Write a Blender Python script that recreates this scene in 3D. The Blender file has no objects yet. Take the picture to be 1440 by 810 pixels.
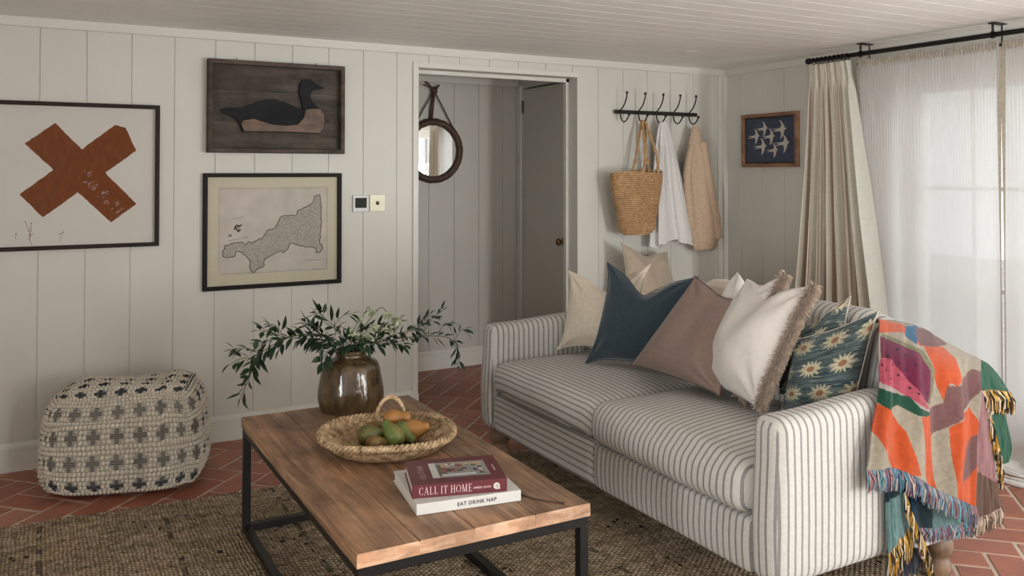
import bpy, bmesh, math, random
from mathutils import Vector, Matrix, noise
PI = math.pi
R = math.radians
sc = bpy.context.scene
COL = sc.collection
random.seed(7)

# ------------------------------------------------------------------ helpers
def sstep(a, b, x):
    t = max(0.0, min(1.0, (x-a)/(b-a)))
    return t*t*(3-2*t)
def lerp(a, b, t): return a+(b-a)*t
def V(*a): return Vector(a)
def catmull(pts, n):
    """n samples per segment through control points (tuples of any length)"""
    P = [tuple(p) for p in pts]
    P = [tuple(2*a-b for a, b in zip(P[0], P[1]))]+P+[tuple(2*a-b for a, b in zip(P[-1], P[-2]))]
    out = []
    for i in range(1, len(P)-2):
        for k in range(n):
            t = k/n
            out.append(tuple(0.5*((2*b)+(-a+c)*t+(2*a-5*b+4*c-d)*t*t+(-a+3*b-3*c+d)*t**3)
                             for a, b, c, d in zip(P[i-1], P[i], P[i+1], P[i+2])))
    out.append(P[-2])
    return out
def inpoly(x, y, poly):
    c = False
    j = len(poly)-1
    for i in range(len(poly)):
        xi, yi = poly[i]; xj, yj = poly[j]
        if (yi > y) != (yj > y) and x < (xj-xi)*(y-yi)/(yj-yi)+xi: c = not c
        j = i
    return c
def srgb(r, g, b):
    f = lambda c: ((c/255)/12.92 if c/255 <= .04045 else ((c/255+.055)/1.055)**2.4)
    return (f(r), f(g), f(b))

class MB:
    def __init__(s): s.v = []; s.f = []; s.m = []; s.c = {}; s.uv = {}
    def add(s, verts, faces, mi=0, cols=None):
        o = len(s.v)
        s.v.extend([tuple(p) for p in verts])
        for f in faces:
            s.f.append(tuple(i+o for i in f)); s.m.append(mi)
        if cols is not None:
            for i, c in enumerate(cols): s.c[o+i] = c
        return o
    def box(s, x0, x1, y0, y1, z0, z1, b=0.0, mi=0, M=None):
        bm = bmesh.new()
        bmesh.ops.create_cube(bm, size=1)
        for v in bm.verts:
            v.co = Vector(((x0+x1)/2+v.co.x*(x1-x0), (y0+y1)/2+v.co.y*(y1-y0), (z0+z1)/2+v.co.z*(z1-z0)))
        if b > 0:
            bmesh.ops.bevel(bm, geom=bm.edges[:], offset=b, segments=2, affect='EDGES', profile=.6)
        bm.verts.index_update()
        vs = [(M @ v.co if M else v.co.copy()) for v in bm.verts]
        s.add(vs, [[v.index for v in f.verts] for f in bm.faces], mi)
        bm.free()
    def tube(s, pts, r, n=8, mi=0, cap=True, closed=False, col=None):
        pts = [Vector(p) for p in pts]
        N = len(pts)
        rr = r if isinstance(r, (list, tuple)) else [r]*N
        T = []
        for i in range(N):
            a = pts[(i-1) % N] if (i > 0 or closed) else pts[0]
            b = pts[(i+1) % N] if (i < N-1 or closed) else pts[-1]
            d = (b-a)
            T.append(d.normalized() if d.length > 1e-9 else Vector((0, 0, 1)))
        up = Vector((0, 0, 1)) if abs(T[0].z) < .9 else Vector((1, 0, 0))
        nrm = T[0].cross(up).normalized()
        vs = []
        for i in range(N):
            if i > 0:
                q = T[i-1].rotation_difference(T[i]); nrm = (q @ nrm)
                nrm = (nrm - T[i]*nrm.dot(T[i])).normalized()
            bn = T[i].cross(nrm)
            for k in range(n):
                a = 2*PI*k/n
                vs.append(pts[i]+(nrm*math.cos(a)+bn*math.sin(a))*rr[i])
        fs = []
        for i in range(N-1 if not closed else N):
            for k in range(n):
                i2 = (i+1) % N
                fs.append((i*n+k, i*n+(k+1) % n, i2*n+(k+1) % n, i2*n+k))
        if cap and not closed:
            fs.append(tuple(range(n-1, -1, -1))); fs.append(tuple((N-1)*n+k for k in range(n)))
        s.add(vs, fs, mi, [col]*len(vs) if col else None)
    def lathe(s, prof, n=32, M=None, mi=0, rmod=None):
        vs = []; fs = []
        for (r, z) in prof:
            for k in range(n):
                a = 2*PI*k/n
                q = r*(rmod(a, z) if rmod else 1)
                p = Vector((q*math.cos(a), q*math.sin(a), z))
                vs.append(M @ p if M else p)
        for i in range(len(prof)-1):
            for k in range(n):
                fs.append((i*n+k, i*n+(k+1) % n, (i+1)*n+(k+1) % n, (i+1)*n+k))
        s.add(vs, fs, mi)
    def grid(s, fn, nu, nv, mi=0, colfn=None, closeu=False):
        vs = []; cs = []
        for j in range(nv+1):
            for i in range(nu+(0 if closeu else 1)):
                u = i/nu; v = j/nv
                vs.append(fn(u, v))
                if colfn: cs.append(colfn(u, v))
        w = nu if closeu else nu+1
        fs = []
        for j in range(nv):
            for i in range(nu):
                i2 = (i+1) % w
                fs.append((j*w+i, j*w+i2, (j+1)*w+i2, (j+1)*w+i))
        s.add(vs, fs, mi, cs if colfn else None)
    def sphere(s, c, r, n=8, mi=0, sc3=(1, 1, 1), M=None):
        m = max(4, n//2+1)
        vs = []; fs = []
        for j in range(m+1):
            th = PI*j/m
            for k in range(n):
                a = 2*PI*k/n
                p = Vector((r*sc3[0]*math.sin(th)*math.cos(a), r*sc3[1]*math.sin(th)*math.sin(a), r*sc3[2]*math.cos(th)))
                if M: p = M @ p
                vs.append(p+Vector(c))
        for j in range(m):
            for k in range(n):
                fs.append((j*n+k, (j+1)*n+k, (j+1)*n+(k+1) % n, j*n+(k+1) % n))
        s.add(vs, fs, mi)
    def build(s, name, mats, parent=None, smooth=False, weld=0.0, uvfn=None, local=False, recalc=False, autos=None):
        me = bpy.data.meshes.new(name)
        off = Vector((0, 0, 0))
        if parent is not None and not local: off = wloc(parent)
        me.from_pydata([Vector(p)-off for p in s.v], [], s.f)
        if not isinstance(mats, (list, tuple)): mats = [mats]
        for m in mats: me.materials.append(m)
        me.polygons.foreach_set('material_index', s.m)
        if s.c:
            ca = me.color_attributes.new('Col', 'FLOAT_COLOR', 'POINT')
            for i in range(len(s.v)):
                c = s.c.get(i, (1, 1, 1))
                ca.data[i].color = (c[0], c[1], c[2], 1)
        me.update()
        if weld > 0 or recalc:
            bm = bmesh.new(); bm.from_mesh(me)
            if weld > 0: bmesh.ops.remove_doubles(bm, verts=bm.verts, dist=weld)
            if recalc: bmesh.ops.recalc_face_normals(bm, faces=bm.faces)
            bm.to_mesh(me); bm.free()
        if uvfn:
            uvl = me.uv_layers.new(name='UVMap')
            for p in me.polygons:
                for li in p.loop_indices:
                    co = me.vertices[me.loops[li].vertex_index].co+off
                    uvl.data[li].uv = uvfn(co, p.normal)
        if smooth:
            me.polygons.foreach_set('use_smooth', [True]*len(me.polygons))
        me.update()
        o = bpy.data.objects.new(name, me)
        COL.objects.link(o)
        if parent is not None: o.parent = parent
        if autos: 
            sharp = math.cos(R(autos))
            bm = bmesh.new(); bm.from_mesh(me)
            for f in bm.faces: f.smooth = True
            for e in bm.edges:
                if len(e.link_faces) == 2 and e.link_faces[0].normal.dot(e.link_faces[1].normal) < sharp: e.smooth = False
            bm.to_mesh(me); bm.free()
        return o
_w = {}
def wloc(o):
    p = Vector((0, 0, 0))
    while o is not None:
        p = p+o.location; o = o.parent
    return p
def tag(o, label=None, cat=None, group=None, kind=None):
    if label: o['label'] = label
    if cat: o['category'] = cat
    if group: o['group'] = group
    if kind: o['kind'] = kind
    return o
def thing(name, label, cat, loc=(0, 0, 0), group=None):
    o = bpy.data.objects.new(name, None); COL.objects.link(o)
    o.location = loc; o.empty_display_size = .05
    return tag(o, label, cat, group)
def struct(o): o['kind'] = 'structure'; return o
def box_obj(name, dims, mat, parent=None, b=0.002):
    m = MB(); m.box(*dims, b=b); return m.build(name, mat, parent)

# ------------------------------------------------------------------ materials
def newmat(name):
    m = bpy.data.materials.new(name); m.use_nodes = True
    nt = m.node_tree
    for n in list(nt.nodes): nt.nodes.remove(n)
    out = nt.nodes.new('ShaderNodeOutputMaterial')
    b = nt.nodes.new('ShaderNodeBsdfPrincipled')
    nt.links.new(b.outputs[0], out.inputs[0])
    return m, nt, b, out
def N(nt, t, **kw):
    n = nt.nodes.new(t)
    for k, v in kw.items():
        if k.startswith('i_'): n.inputs[k[2:].replace('_', ' ')].default_value = v
        else: setattr(n, k, v)
    return n
def L(nt, a, b): nt.links.new(a, b)
def math_n(nt, op, a, b=None, c=None):
    n = nt.nodes.new('ShaderNodeMath'); n.operation = op
    for i, x in enumerate((a, b, c)):
        if x is None: continue
        if isinstance(x, (int, float)): n.inputs[i].default_value = x
        else: nt.links.new(x, n.inputs[i])
    return n.outputs[0]
def mixc(nt, fac, a, b, bt='MIX'):
    n = nt.nodes.new('ShaderNodeMix'); n.data_type = 'RGBA'; n.blend_type = bt
    for sck, x in ((n.inputs[0], fac), (n.inputs[6], a), (n.inputs[7], b)):
        if isinstance(x, (int, float)): sck.default_value = x
        elif isinstance(x, tuple): sck.default_value = (x[0], x[1], x[2], 1)
        else: nt.links.new(x, sck)
    return n.outputs[2]
def ramp(nt, fac, stops):
    n = nt.nodes.new('ShaderNodeValToRGB')
    el = n.color_ramp.elements
    while len(el) < len(stops): el.new(.5)
    for e, (p, c) in zip(el, stops):
        e.position = p; e.color = (c[0], c[1], c[2], 1) if isinstance(c, tuple) else (c, c, c, 1)
    nt.links.new(fac, n.inputs[0]); return n.outputs[0]
def noise_t(nt, vec, scale, detail=3, rough=.5, dist=0):
    n = N(nt, 'ShaderNodeTexNoise'); n.inputs['Scale'].default_value = scale; n.inputs['Detail'].default_value = detail
    n.inputs['Roughness'].default_value = rough; n.inputs['Distortion'].default_value = dist
    if vec is not None: L(nt, vec, n.inputs['Vector'])
    return n.outputs[0]
def coords(nt, kind='Object', scale=(1, 1, 1), rot=(0, 0, 0)):
    tc = N(nt, 'ShaderNodeTexCoord'); mp = N(nt, 'ShaderNodeMapping')
    mp.inputs['Scale'].default_value = scale; mp.inputs['Rotation'].default_value = rot
    L(nt, tc.outputs[kind], mp.inputs[0]); return mp.outputs[0]
def bump(nt, b, h, strength=.3, dist=.002):
    n = N(nt, 'ShaderNodeBump'); n.inputs['Strength'].default_value = strength; n.inputs['Distance'].default_value = dist
    L(nt, h, n.inputs['Height']); L(nt, n.outputs[0], b.inputs['Normal']); return n
def plain(name, col, rough=.6, metal=0, var=.08, vs=6, bs=0, bscale=200, spec=.5, coat=0):
    m, nt, b, _ = newmat(name)
    v = coords(nt)
    nz = noise_t(nt, v, vs)
    lo = tuple(c*(1-var) for c in col); hi = tuple(min(1, c*(1+var)) for c in col)
    L(nt, ramp(nt, nz, [(.3, lo), (.7, hi)]), b.inputs['Base Color'])
    b.inputs['Roughness'].default_value = rough; b.inputs['Metallic'].default_value = metal
    b.inputs['Specular IOR Level'].default_value = spec; b.inputs['Coat Weight'].default_value = coat
    if bs > 0: bump(nt, b, noise_t(nt, v, bscale, 2), bs, .001)
    return m
def weave_height(nt, scale):
    v = coords(nt)
    w1 = N(nt, 'ShaderNodeTexWave'); w1.bands_direction = 'Z'; w1.inputs['Scale'].default_value = scale; w1.inputs['Distortion'].default_value = 1.5; w1.inputs['Detail'].default_value = 2; w1.inputs['Detail Scale'].default_value = 3
    w2 = N(nt, 'ShaderNodeTexWave'); w2.bands_direction = 'DIAGONAL'; w2.inputs['Scale'].default_value = scale; w2.inputs['Distortion'].default_value = 1.5; w2.inputs['Detail'].default_value = 2; w2.inputs['Detail Scale'].default_value = 3
    L(nt, v, w1.inputs[0]); L(nt, v, w2.inputs[0])
    return math_n(nt, 'ADD', w1.outputs[1], w2.outputs[1]), v
def fabric(name, col, rough=.9, scale=160, bs=.35, var=.12, sheen=.15, attr=False, trans=0):
    m, nt, b, out = newmat(name)
    h, v = weave_height(nt, scale)
    nz = noise_t(nt, v, 60, 3)
    if attr:
        a = N(nt, 'ShaderNodeAttribute'); a.attribute_name = 'Col'; base = a.outputs['Color']
    else:
        base = None
    if base is None:
        lo = tuple(c*(1-var) for c in col); hi = tuple(min(1, c*(1+var)) for c in col)
        cc = ramp(nt, nz, [(.3, lo), (.7, hi)])
    else:
        g = ramp(nt, nz, [(.3, (1-var,)*3), (.7, (1, 1, 1))])
        cc = mixc(nt, 1.0, base, g, 'MULTIPLY')
    L(nt, cc, b.inputs['Base Color'])
    b.inputs['Roughness'].default_value = rough
    b.inputs['Specular IOR Level'].default_value = .2
    b.inputs['Sheen Weight'].default_value = sheen
    bump(nt, b, h, bs, .0008)
    if trans > 0:
        tr = N(nt, 'ShaderNodeBsdfTranslucent'); L(nt, cc, tr.inputs[0])
        mx = N(nt, 'ShaderNodeMixShader'); mx.inputs[0].default_value = trans
        L(nt, b.outputs[0], mx.inputs[1]); L(nt, tr.outputs[0], mx.inputs[2]); L(nt, mx.outputs[0], out.inputs[0])
    return m

WALLC = (.60, .59, .53)
M = {}
M['wall'] = plain('wall_paint', WALLC, .45, var=.02, vs=3, bs=.05, bscale=90)
M['hall'] = plain('wall_paint_hall_shade', (.50, .485, .43), .5, var=.02, vs=3)  # wall paint darkened, the hall's dimness put into the colour
M['trim'] = plain('trim_paint', (.63, .62, .56), .4, var=.015, vs=4)
M['ceil'] = plain('ceiling_paint', (.86, .85, .81), .55, var=.02, vs=3)
M['black'] = plain('black_metal', (.018, .017, .016), .42, metal=.6, var=.15, vs=20, bs=.1, bscale=120)
M['iron'] = plain('wrought_iron', (.02, .017, .015), .5, metal=.4, var=.2, vs=30)
M['frame_dark'] = plain('dark_frame_wood', (.020, .013, .010), .6, var=.2, vs=15, spec=.25)
M['grout'] = plain('grout', (.60, .51, .42), .9, var=.1, vs=12)
M['white_plastic'] = plain('white_plastic', (.6, .6, .58), .35, var=.01)
M['screen'] = plain('lcd_screen', (.035, .04, .035), .7, var=.05, spec=.15)
M['cream_switch'] = plain('cream_enamel_plate', (.72, .70, .48), .3, var=.03)
M['brass'] = plain('brass', (.22, .15, .07), .45, metal=.9, var=.05)
M['steel'] = plain('dark_steel', (.1, .09, .08), .4, metal=.8)
M['leather'] = plain('brown_leather', (.07, .035, .02), .6, var=.25, vs=30, bs=.3, bscale=150)
M['paper'] = plain('paper', (.62, .60, .55), .8, var=.015)
M['leaf'] = plain('leaf_green', (.016, .040, .017), .55, var=.5, vs=18, spec=.3)
M['leaf_pale'] = plain('leaf_pale_green', (.05, .10, .045), .45, var=.3, vs=18)
M['stem'] = plain('stem_green', (.06, .07, .03), .6, var=.2)
M['petal'] = plain('petal_cream_green', (.42, .47, .30), .6, var=.2, vs=40)
M['shirt'] = fabric('white_linen', (.80, .79, .76), scale=200, bs=.2, var=.04, trans=.15)
M['coat'] = fabric('tan_wool', (.50, .37, .26), scale=120, bs=.5, var=.1)
M['cream_f'] = fabric('cream_linen', (.68, .60, .48), scale=140, bs=.4, var=.06)
M['blue_f'] = fabric('blue_velvet', (.026, .044, .056), scale=220, bs=.15, var=.15, sheen=.35, rough=.75)
M['taupe_f'] = fabric('taupe_linen', (.235, .165, .135), scale=160, bs=.3, var=.07)
M['white_f'] = fabric('white_cotton', (.62, .585, .54), scale=180, bs=.25, var=.04)
M['beige_f'] = fabric('beige_linen', (.46, .38, .29), scale=140, bs=.4, var=.06)
M['fur'] = fabric('brown_fringe_yarn', (.44, .34, .26), scale=90, bs=.4, var=.3, sheen=.4)
M['throw'] = fabric('cream_throw', (.66, .58, .48), scale=100, bs=.5, var=.08)
M['attrf'] = fabric('woven_pattern', (1, 1, 1), scale=130, bs=.5, var=.22, attr=True)
M['attrc'] = fabric('curtain_cotton', (1, 1, 1), scale=160, bs=.2, var=.08, attr=True, trans=.25)
M['piping_d'] = fabric('dark_piping', (.12, .07, .06), scale=200, var=.1)
M['piping_c'] = fabric('pale_piping', (.45, .42, .36), scale=200, var=.1)
M['jutebag'] = None

def straw(name, c0, c1, rough=.75):
    m, nt, b, _ = newmat(name)
    v = coords(nt)
    nz = noise_t(nt, v, 45, 4, .7)
    n2 = noise_t(nt, v, 9, 2)
    c = ramp(nt, nz, [(.32, c0), (.62, c1)])
    c2 = mixc(nt, n2, c, ramp(nt, n2, [(.4, (.75, .7, .65)), (.6, (1.0, 1.0, 1.0))]), 'MULTIPLY')
    L(nt, c2, b.inputs['Base Color']); b.inputs['Roughness'].default_value = rough
    b.inputs['Specular IOR Level'].default_value = .3
    bump(nt, b, noise_t(nt, v, 260, 2), .4, .001)
    return m
M['straw'] = straw('seagrass', (.15, .085, .04), (.62, .46, .27))
M['raffia'] = straw('raffia', (.40, .235, .11), (.58, .37, .19))
M['rim_s'] = straw('pale_seagrass', (.40, .27, .14), (.66, .50, .32))

# ticking stripe, driven by U in metres
def ticking():
    m, nt, b, _ = newmat('ticking_stripe')
    tc = N(nt, 'ShaderNodeTexCoord'); sp = N(nt, 'ShaderNodeSeparateXYZ'); L(nt, tc.outputs['UV'], sp.inputs[0])
    v = coords(nt)
    wob = math_n(nt, 'MULTIPLY', math_n(nt, 'SUBTRACT', noise_t(nt, v, 5, 2), .5), .006)
    u = math_n(nt, 'ADD', sp.outputs[0], wob)
    fr = math_n(nt, 'FRACT', math_n(nt, 'MULTIPLY', u, 1/.0285))
    d = math_n(nt, 'ABSOLUTE', math_n(nt, 'SUBTRACT', fr, .5))
    s = ramp(nt, d, [(.0, (.85, .85, .85)), (.09, (.75, .75, .75)), (.12, (1, 1, 1)), (.16, (0, 0, 0))])
    c = mixc(nt, s, (.56, .545, .505), (.20, .187, .18))
    h, vv = weave_height(nt, 180)
    nz = noise_t(nt, v, 90, 3)
    c = mixc(nt, 1.0, c, ramp(nt, nz, [(.3, (.88, .88, .88)), (.7, (1, 1, 1))]), 'MULTIPLY')
    L(nt, c, b.inputs['Base Color']); b.inputs['Roughness'].default_value = .9; b.inputs['Specular IOR Level'].default_value = .2
    b.inputs['Sheen Weight'].default_value = .1
    bump(nt, b, h, .3, .0008)
    return m
M['tick'] = ticking()

def terracotta():
    m, nt, b, _ = newmat('terracotta_tile')
    g = N(nt, 'ShaderNodeNewGeometry')
    v = coords(nt)
    c = ramp(nt, g.outputs['Random Per Island'], [(0, (.29, .095, .052)), (.3, (.37, .13, .075)), (.55, (.33, .115, .07)), (.8, (.43, .18, .115)), (1, (.36, .135, .092))])
    nz = noise_t(nt, v, 14, 5, .65)
    c = mixc(nt, 1.0, c, ramp(nt, nz, [(.3, (.72, .70, .68)), (.5, (1, 1, 1)), (.75, (1.25, 1.3, 1.35))]), 'MULTIPLY')
    L(nt, c, b.inputs['Base Color'])
    L(nt, ramp(nt, nz, [(.3, .38), (.7, .6)]), b.inputs['Roughness'])
    bump(nt, b, noise_t(nt, v, 25, 5), .35, .003)
    return m
M['tile'] = terracotta()

def rugmat():
    m, nt, b, _ = newmat('jute_weave')
    tc = N(nt, 'ShaderNodeTexCoord'); sp = N(nt, 'ShaderNodeSeparateXYZ')
    L(nt, tc.outputs['Object'], sp.inputs[0])
    v = coords(nt)
    wob = math_n(nt, 'MULTIPLY', noise_t(nt, v, 9, 2), .02)
    x = math_n(nt, 'ADD', sp.outputs[0], wob); y = math_n(nt, 'ADD', sp.outputs[1], wob)
    row = math_n(nt, 'FLOOR', math_n(nt, 'MULTIPLY', x, 1/.014))
    sx = math_n(nt, 'ABSOLUTE', math_n(nt, 'SINE', math_n(nt, 'MULTIPLY', x, PI/.014)))
    off = math_n(nt, 'MULTIPLY', math_n(nt, 'MODULO', row, 2), PI/2)
    sy = math_n(nt, 'ABSOLUTE', math_n(nt, 'SINE', math_n(nt, 'ADD', math_n(nt, 'MULTIPLY', y, PI/.021), off)))
    h = math_n(nt, 'MULTIPLY', math_n(nt, 'POWER', sx, .6), math_n(nt, 'POWER', sy, .6))
    vc = coords(nt, scale=(71, 48, 1))
    wn = N(nt, 'ShaderNodeTexVoronoi'); wn.inputs['Scale'].default_value = 1.0; L(nt, vc, wn.inputs['Vector'])
    s2 = N(nt, 'ShaderNodeSeparateColor'); L(nt, wn.outputs['Color'], s2.inputs[0])
    c = ramp(nt, s2.outputs[0], [(0, (.26, .19, .12)), (.4, (.38, .30, .21)), (.75, (.50, .41, .30)), (1, (.33, .25, .17))])
    big = noise_t(nt, coords(nt, scale=(2, 9, 1)), 2.2, 3)
    c = mixc(nt, 1.0, c, ramp(nt, big, [(.35, (.85, .83, .80)), (.65, (1.3, 1.27, 1.2))]), 'MULTIPLY')
    # dark flecks and a few dark warp lines
    fleck = ramp(nt, s2.outputs[1], [(.955, (0, 0, 0)), (.975, (1, 1, 1))])
    dn = ramp(nt, noise_t(nt, v, 6, 3), [(.45, (0, 0, 0)), (.6, (1, 1, 1))])
    fl = mixc(nt, 1.0, fleck, dn, 'MULTIPLY')
    c = mixc(nt, fl, c, (.05, .038, .028))
    lx = math_n(nt, 'ABSOLUTE', math_n(nt, 'SUBTRACT', math_n(nt, 'FRACT', math_n(nt, 'MULTIPLY', math_n(nt, 'ADD', x, .19), 1/.45)), .5))
    ln = ramp(nt, lx, [(0, (1, 1, 1)), (.018, (1, 1, 1)), (.026, (0, 0, 0))])
    brk = ramp(nt, noise_t(nt, v, 16, 3), [(.48, (0, 0, 0)), (.54, (1, 1, 1))])
    ln = mixc(nt, 1.0, mixc(nt, 1.0, ln, brk, 'MULTIPLY'), (.7, .7, .7), 'MULTIPLY')
    ly = math_n(nt, 'ABSOLUTE', math_n(nt, 'SUBTRACT', math_n(nt, 'FRACT', math_n(nt, 'MULTIPLY', math_n(nt, 'ADD', y, .1), 1/.6)), .5))
    l2 = mixc(nt, 1.0, ramp(nt, ly, [(0, (.45, .45, .45)), (.008, (.45, .45, .45)), (.013, (0, 0, 0))]), brk, 'MULTIPLY')
    c = mixc(nt, ln, c, (.045, .035, .026)); c = mixc(nt, l2, c, (.055, .042, .03))
    c = mixc(nt, ramp(nt, h, [(0, (.85, .85, .85)), (.45, (0, 0, 0))]), c, (.06, .042, .026))
    L(nt, c, b.inputs['Base Color']); b.inputs['Roughness'].default_value = .95; b.inputs['Specular IOR Level'].default_value = .1
    bump(nt, b, h, 1.0, .008)
    return m
M['rug'] = rugmat()

def woodmat(name, stops, sx=(30, 1.6, 30), rough=.5, plank=True, bs=.35):
    m, nt, b, _ = newmat(name)
    v = coords(nt, scale=sx)
    g = N(nt, 'ShaderNodeNewGeometry')
    addv = N(nt, 'ShaderNodeVectorMath'); addv.operation = 'ADD'
    cmb = N(nt, 'ShaderNodeCombineXYZ')
    r = math_n(nt, 'MULTIPLY', g.outputs['Random Per Island'], 37.0)
    L(nt, r, cmb.inputs[0]); L(nt, r, cmb.inputs[1])
    L(nt, v, addv.inputs[0]); L(nt, cmb.outputs[0], addv.inputs[1])
    nz = noise_t(nt, addv.outputs[0], 1.0, 6, .62, .8)
    c = ramp(nt, nz, stops)
    n2 = noise_t(nt, coords(nt, scale=(3, 1.6, 3)), 2.6, 6, .65)
    c = mixc(nt, 1.0, c, ramp(nt, n2, [(.33, (.55, .52, .50)), (.5, (.95, .93, .92)), (.66, (1.3, 1.18, 1.08))]), 'MULTIPLY')
    if plank:
        c = mixc(nt, 1.0, c, ramp(nt, g.outputs['Random Per Island'], [(0, (.82, .84, .85)), (1, (1.15, 1.08, 1.0))]), 'MULTIPLY')
    L(nt, c, b.inputs['Base Color']); b.inputs['Roughness'].default_value = rough
    b.inputs['Specular IOR Level'].default_value = .35
    bump(nt, b, nz, bs, .003)
    return m
M['table'] = woodmat('reclaimed_elm', [(.25, (.10, .058, .034)), (.40, (.24, .15, .092)), (.55, (.37, .235, .145)), (.72, (.52, .36, .24))])
M['table_end'] = woodmat('reclaimed_elm_edge', [(.25, (.30, .15, .085)), (.45, (.50, .30, .18)), (.6, (.60, .41, .28)), (.8, (.68, .53, .41))], sx=(7, 7, 28), plank=False)
M['box_wood'] = woodmat('weathered_box_wood', [(.3, (.042, .035, .029)), (.5, (.068, .057, .047)), (.7, (.10, .086, .072))], sx=(2.5, 20, 22), rough=.75)
M['duck_dark'] = woodmat('dark_painted_duck', [(.3, (.008, .009, .011)), (.7, (.018, .020, .023))], sx=(3, 20, 20), plank=False, rough=.85)
M['duck_brown'] = woodmat('brown_duck_wood', [(.3, (.09, .055, .032)), (.7, (.17, .11, .07))], sx=(4, 20, 30), plank=False)
M['legwood'] = woodmat('turned_leg_wood', [(.3, (.13, .075, .045)), (.7, (.26, .17, .11))], sx=(20, 20, 4), plank=False)
M['oak'] = woodmat('oak_frame', [(.3, (.20, .10, .055)), (.7, (.34, .19, .11))], sx=(25, 6, 25), plank=False)
M['benchwood'] = woodmat('bench_wood', [(.3, (.10, .06, .035)), (.7, (.20, .13, .08))], sx=(2, 25, 25))

def glaze():
    m, nt, b, _ = newmat('brown_glaze')
    v = coords(nt); vs = coords(nt, scale=(22, 22, 3))
    nz = noise_t(nt, v, 7, 5, .65, .6); dr = noise_t(nt, vs, 1.6, 4, .6)
    c = ramp(nt, nz, [(.3, (.030, .020, .012)), (.5, (.075, .050, .022)), (.62, (.10, .075, .035)), (.75, (.15, .10, .06))])
    c = mixc(nt, 1.0, c, ramp(nt, dr, [(.35, (.55, .5, .5)), (.65, (1.3, 1.2, 1.1))]), 'MULTIPLY')
    L(nt, c, b.inputs['Base Color']); b.inputs['Roughness'].default_value = .16
    b.inputs['Coat Weight'].default_value = .5; b.inputs['Coat Roughness'].default_value = .08
    bump(nt, b, noise_t(nt, coords(nt, scale=(1, 1, .5)), 30, 3), .8, .006)
    return m
M['glaze'] = glaze()

def glassmat(name, refl=.06, tint=(1, 1, 1), rough=0.0):
    m, nt, b, out = newmat(name); nt.nodes.remove(b)
    t = N(nt, 'ShaderNodeBsdfTransparent'); t.inputs[0].default_value = (*tint, 1)
    g = N(nt, 'ShaderNodeBsdfGlossy'); g.inputs['Roughness'].default_value = rough
    lw = N(nt, 'ShaderNodeLayerWeight'); lw.inputs[0].default_value = .35
    f = math_n(nt, 'MULTIPLY_ADD', math_n(nt, 'POWER', lw.outputs[0], 2.0), .35, refl)
    mx = N(nt, 'ShaderNodeMixShader'); L(nt, f, mx.inputs[0]); L(nt, t.outputs[0], mx.inputs[1]); L(nt, g.outputs[0], mx.inputs[2])
    L(nt, mx.outputs[0], out.inputs[0])
    return m
M['glass'] = glassmat('window_glass', .03)
M['pglass'] = glassmat('picture_glass', .012)
def mirrormat():
    m, nt, b, out = newmat('mirror_glass')
    b.inputs['Metallic'].default_value = 1; b.inputs['Roughness'].default_value = .02
    b.inputs['Base Color'].default_value = (.82, .83, .82, 1)
    return m
M['mirror'] = mirrormat()
def sheermat():
    m, nt, b, out = newmat('sheer_voile'); nt.nodes.remove(b)
    v = coords(nt)
    d = N(nt, 'ShaderNodeBsdfDiffuse'); d.inputs[0].default_value = (.86, .855, .835, 1)
    t = N(nt, 'ShaderNodeBsdfTranslucent'); t.inputs[0].default_value = (.90, .895, .875, 1)
    tr = N(nt, 'ShaderNodeBsdfTransparent')
    m1 = N(nt, 'ShaderNodeMixShader'); m1.inputs[0].default_value = .6
    L(nt, d.outputs[0], m1.inputs[1]); L(nt, t.outputs[0], m1.inputs[2])
    m2 = N(nt, 'ShaderNodeMixShader')
    nz = noise_t(nt, coords(nt, scale=(1, 1, .2)), 30, 3)
    f = ramp(nt, nz, [(.3, .06), (.7, .10)])
    L(nt, f, m2.inputs[0]); L(nt, m1.outputs[0], m2.inputs[1]); L(nt, tr.outputs[0], m2.inputs[2])
    L(nt, m2.outputs[0], out.inputs[0])
    return m
M['sheer'] = sheermat()
M['heading'] = fabric('linen_heading', (.60, .55, .46), scale=120, bs=.5, var=.15, trans=.2)

# ------------------------------------------------------------------ room shell
XS = 4.373; H = 2.15; YB = -6.6; XL = -2.6; YH = .98
GP = .2030; G0 = .0125
def panel(mb, a0, a1, z0, z1, grooves, place, gw=.0045, gd=.005):
    """tongue-and-groove boards between a0..a1; place(a, depth, z) -> point"""
    pts = [(a0, 0)]
    for g in sorted(grooves):
        if a0+gw < g < a1-gw: pts += [(g-gw/2-.002, 0), (g-gw/2, -gd), (g+gw/2, -gd), (g+gw/2+.002, 0)]
    pts.append((a1, 0))
    vs = [place(a, d, z0) for a, d in pts]+[place(a, d, z1) for a, d in pts]
    n = len(pts)
    mb.add(vs, [(i, i+1, n+i+1, n+i) for i in range(n-1)])
gx = [G0+GP*k for k in range(-16, 24)]
DX0, DX1, DZ = 1.976, 3.097, 2.029
T = .13
mb = MB()
pl = lambda a, d, z: (a, -d, z)
panel(mb, XL, DX0, 0, H, gx, pl); panel(mb, DX1, XS, 0, H, gx, pl); panel(mb, DX0, DX1, DZ, H, gx, pl)
# jambs and soffit
mb.add([(DX0, 0, 0), (DX0, T, 0), (DX0, T, DZ), (DX0, 0, DZ)], [(0, 1, 2, 3)])
mb.add([(DX1, 0, 0), (DX1, T, 0), (DX1, T, DZ), (DX1, 0, DZ)], [(3, 2, 1, 0)])
mb.add([(DX0, 0, DZ), (DX0, T, DZ), (DX1, T, DZ), (DX1, 0, DZ)], [(0, 1, 2, 3)])
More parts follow.
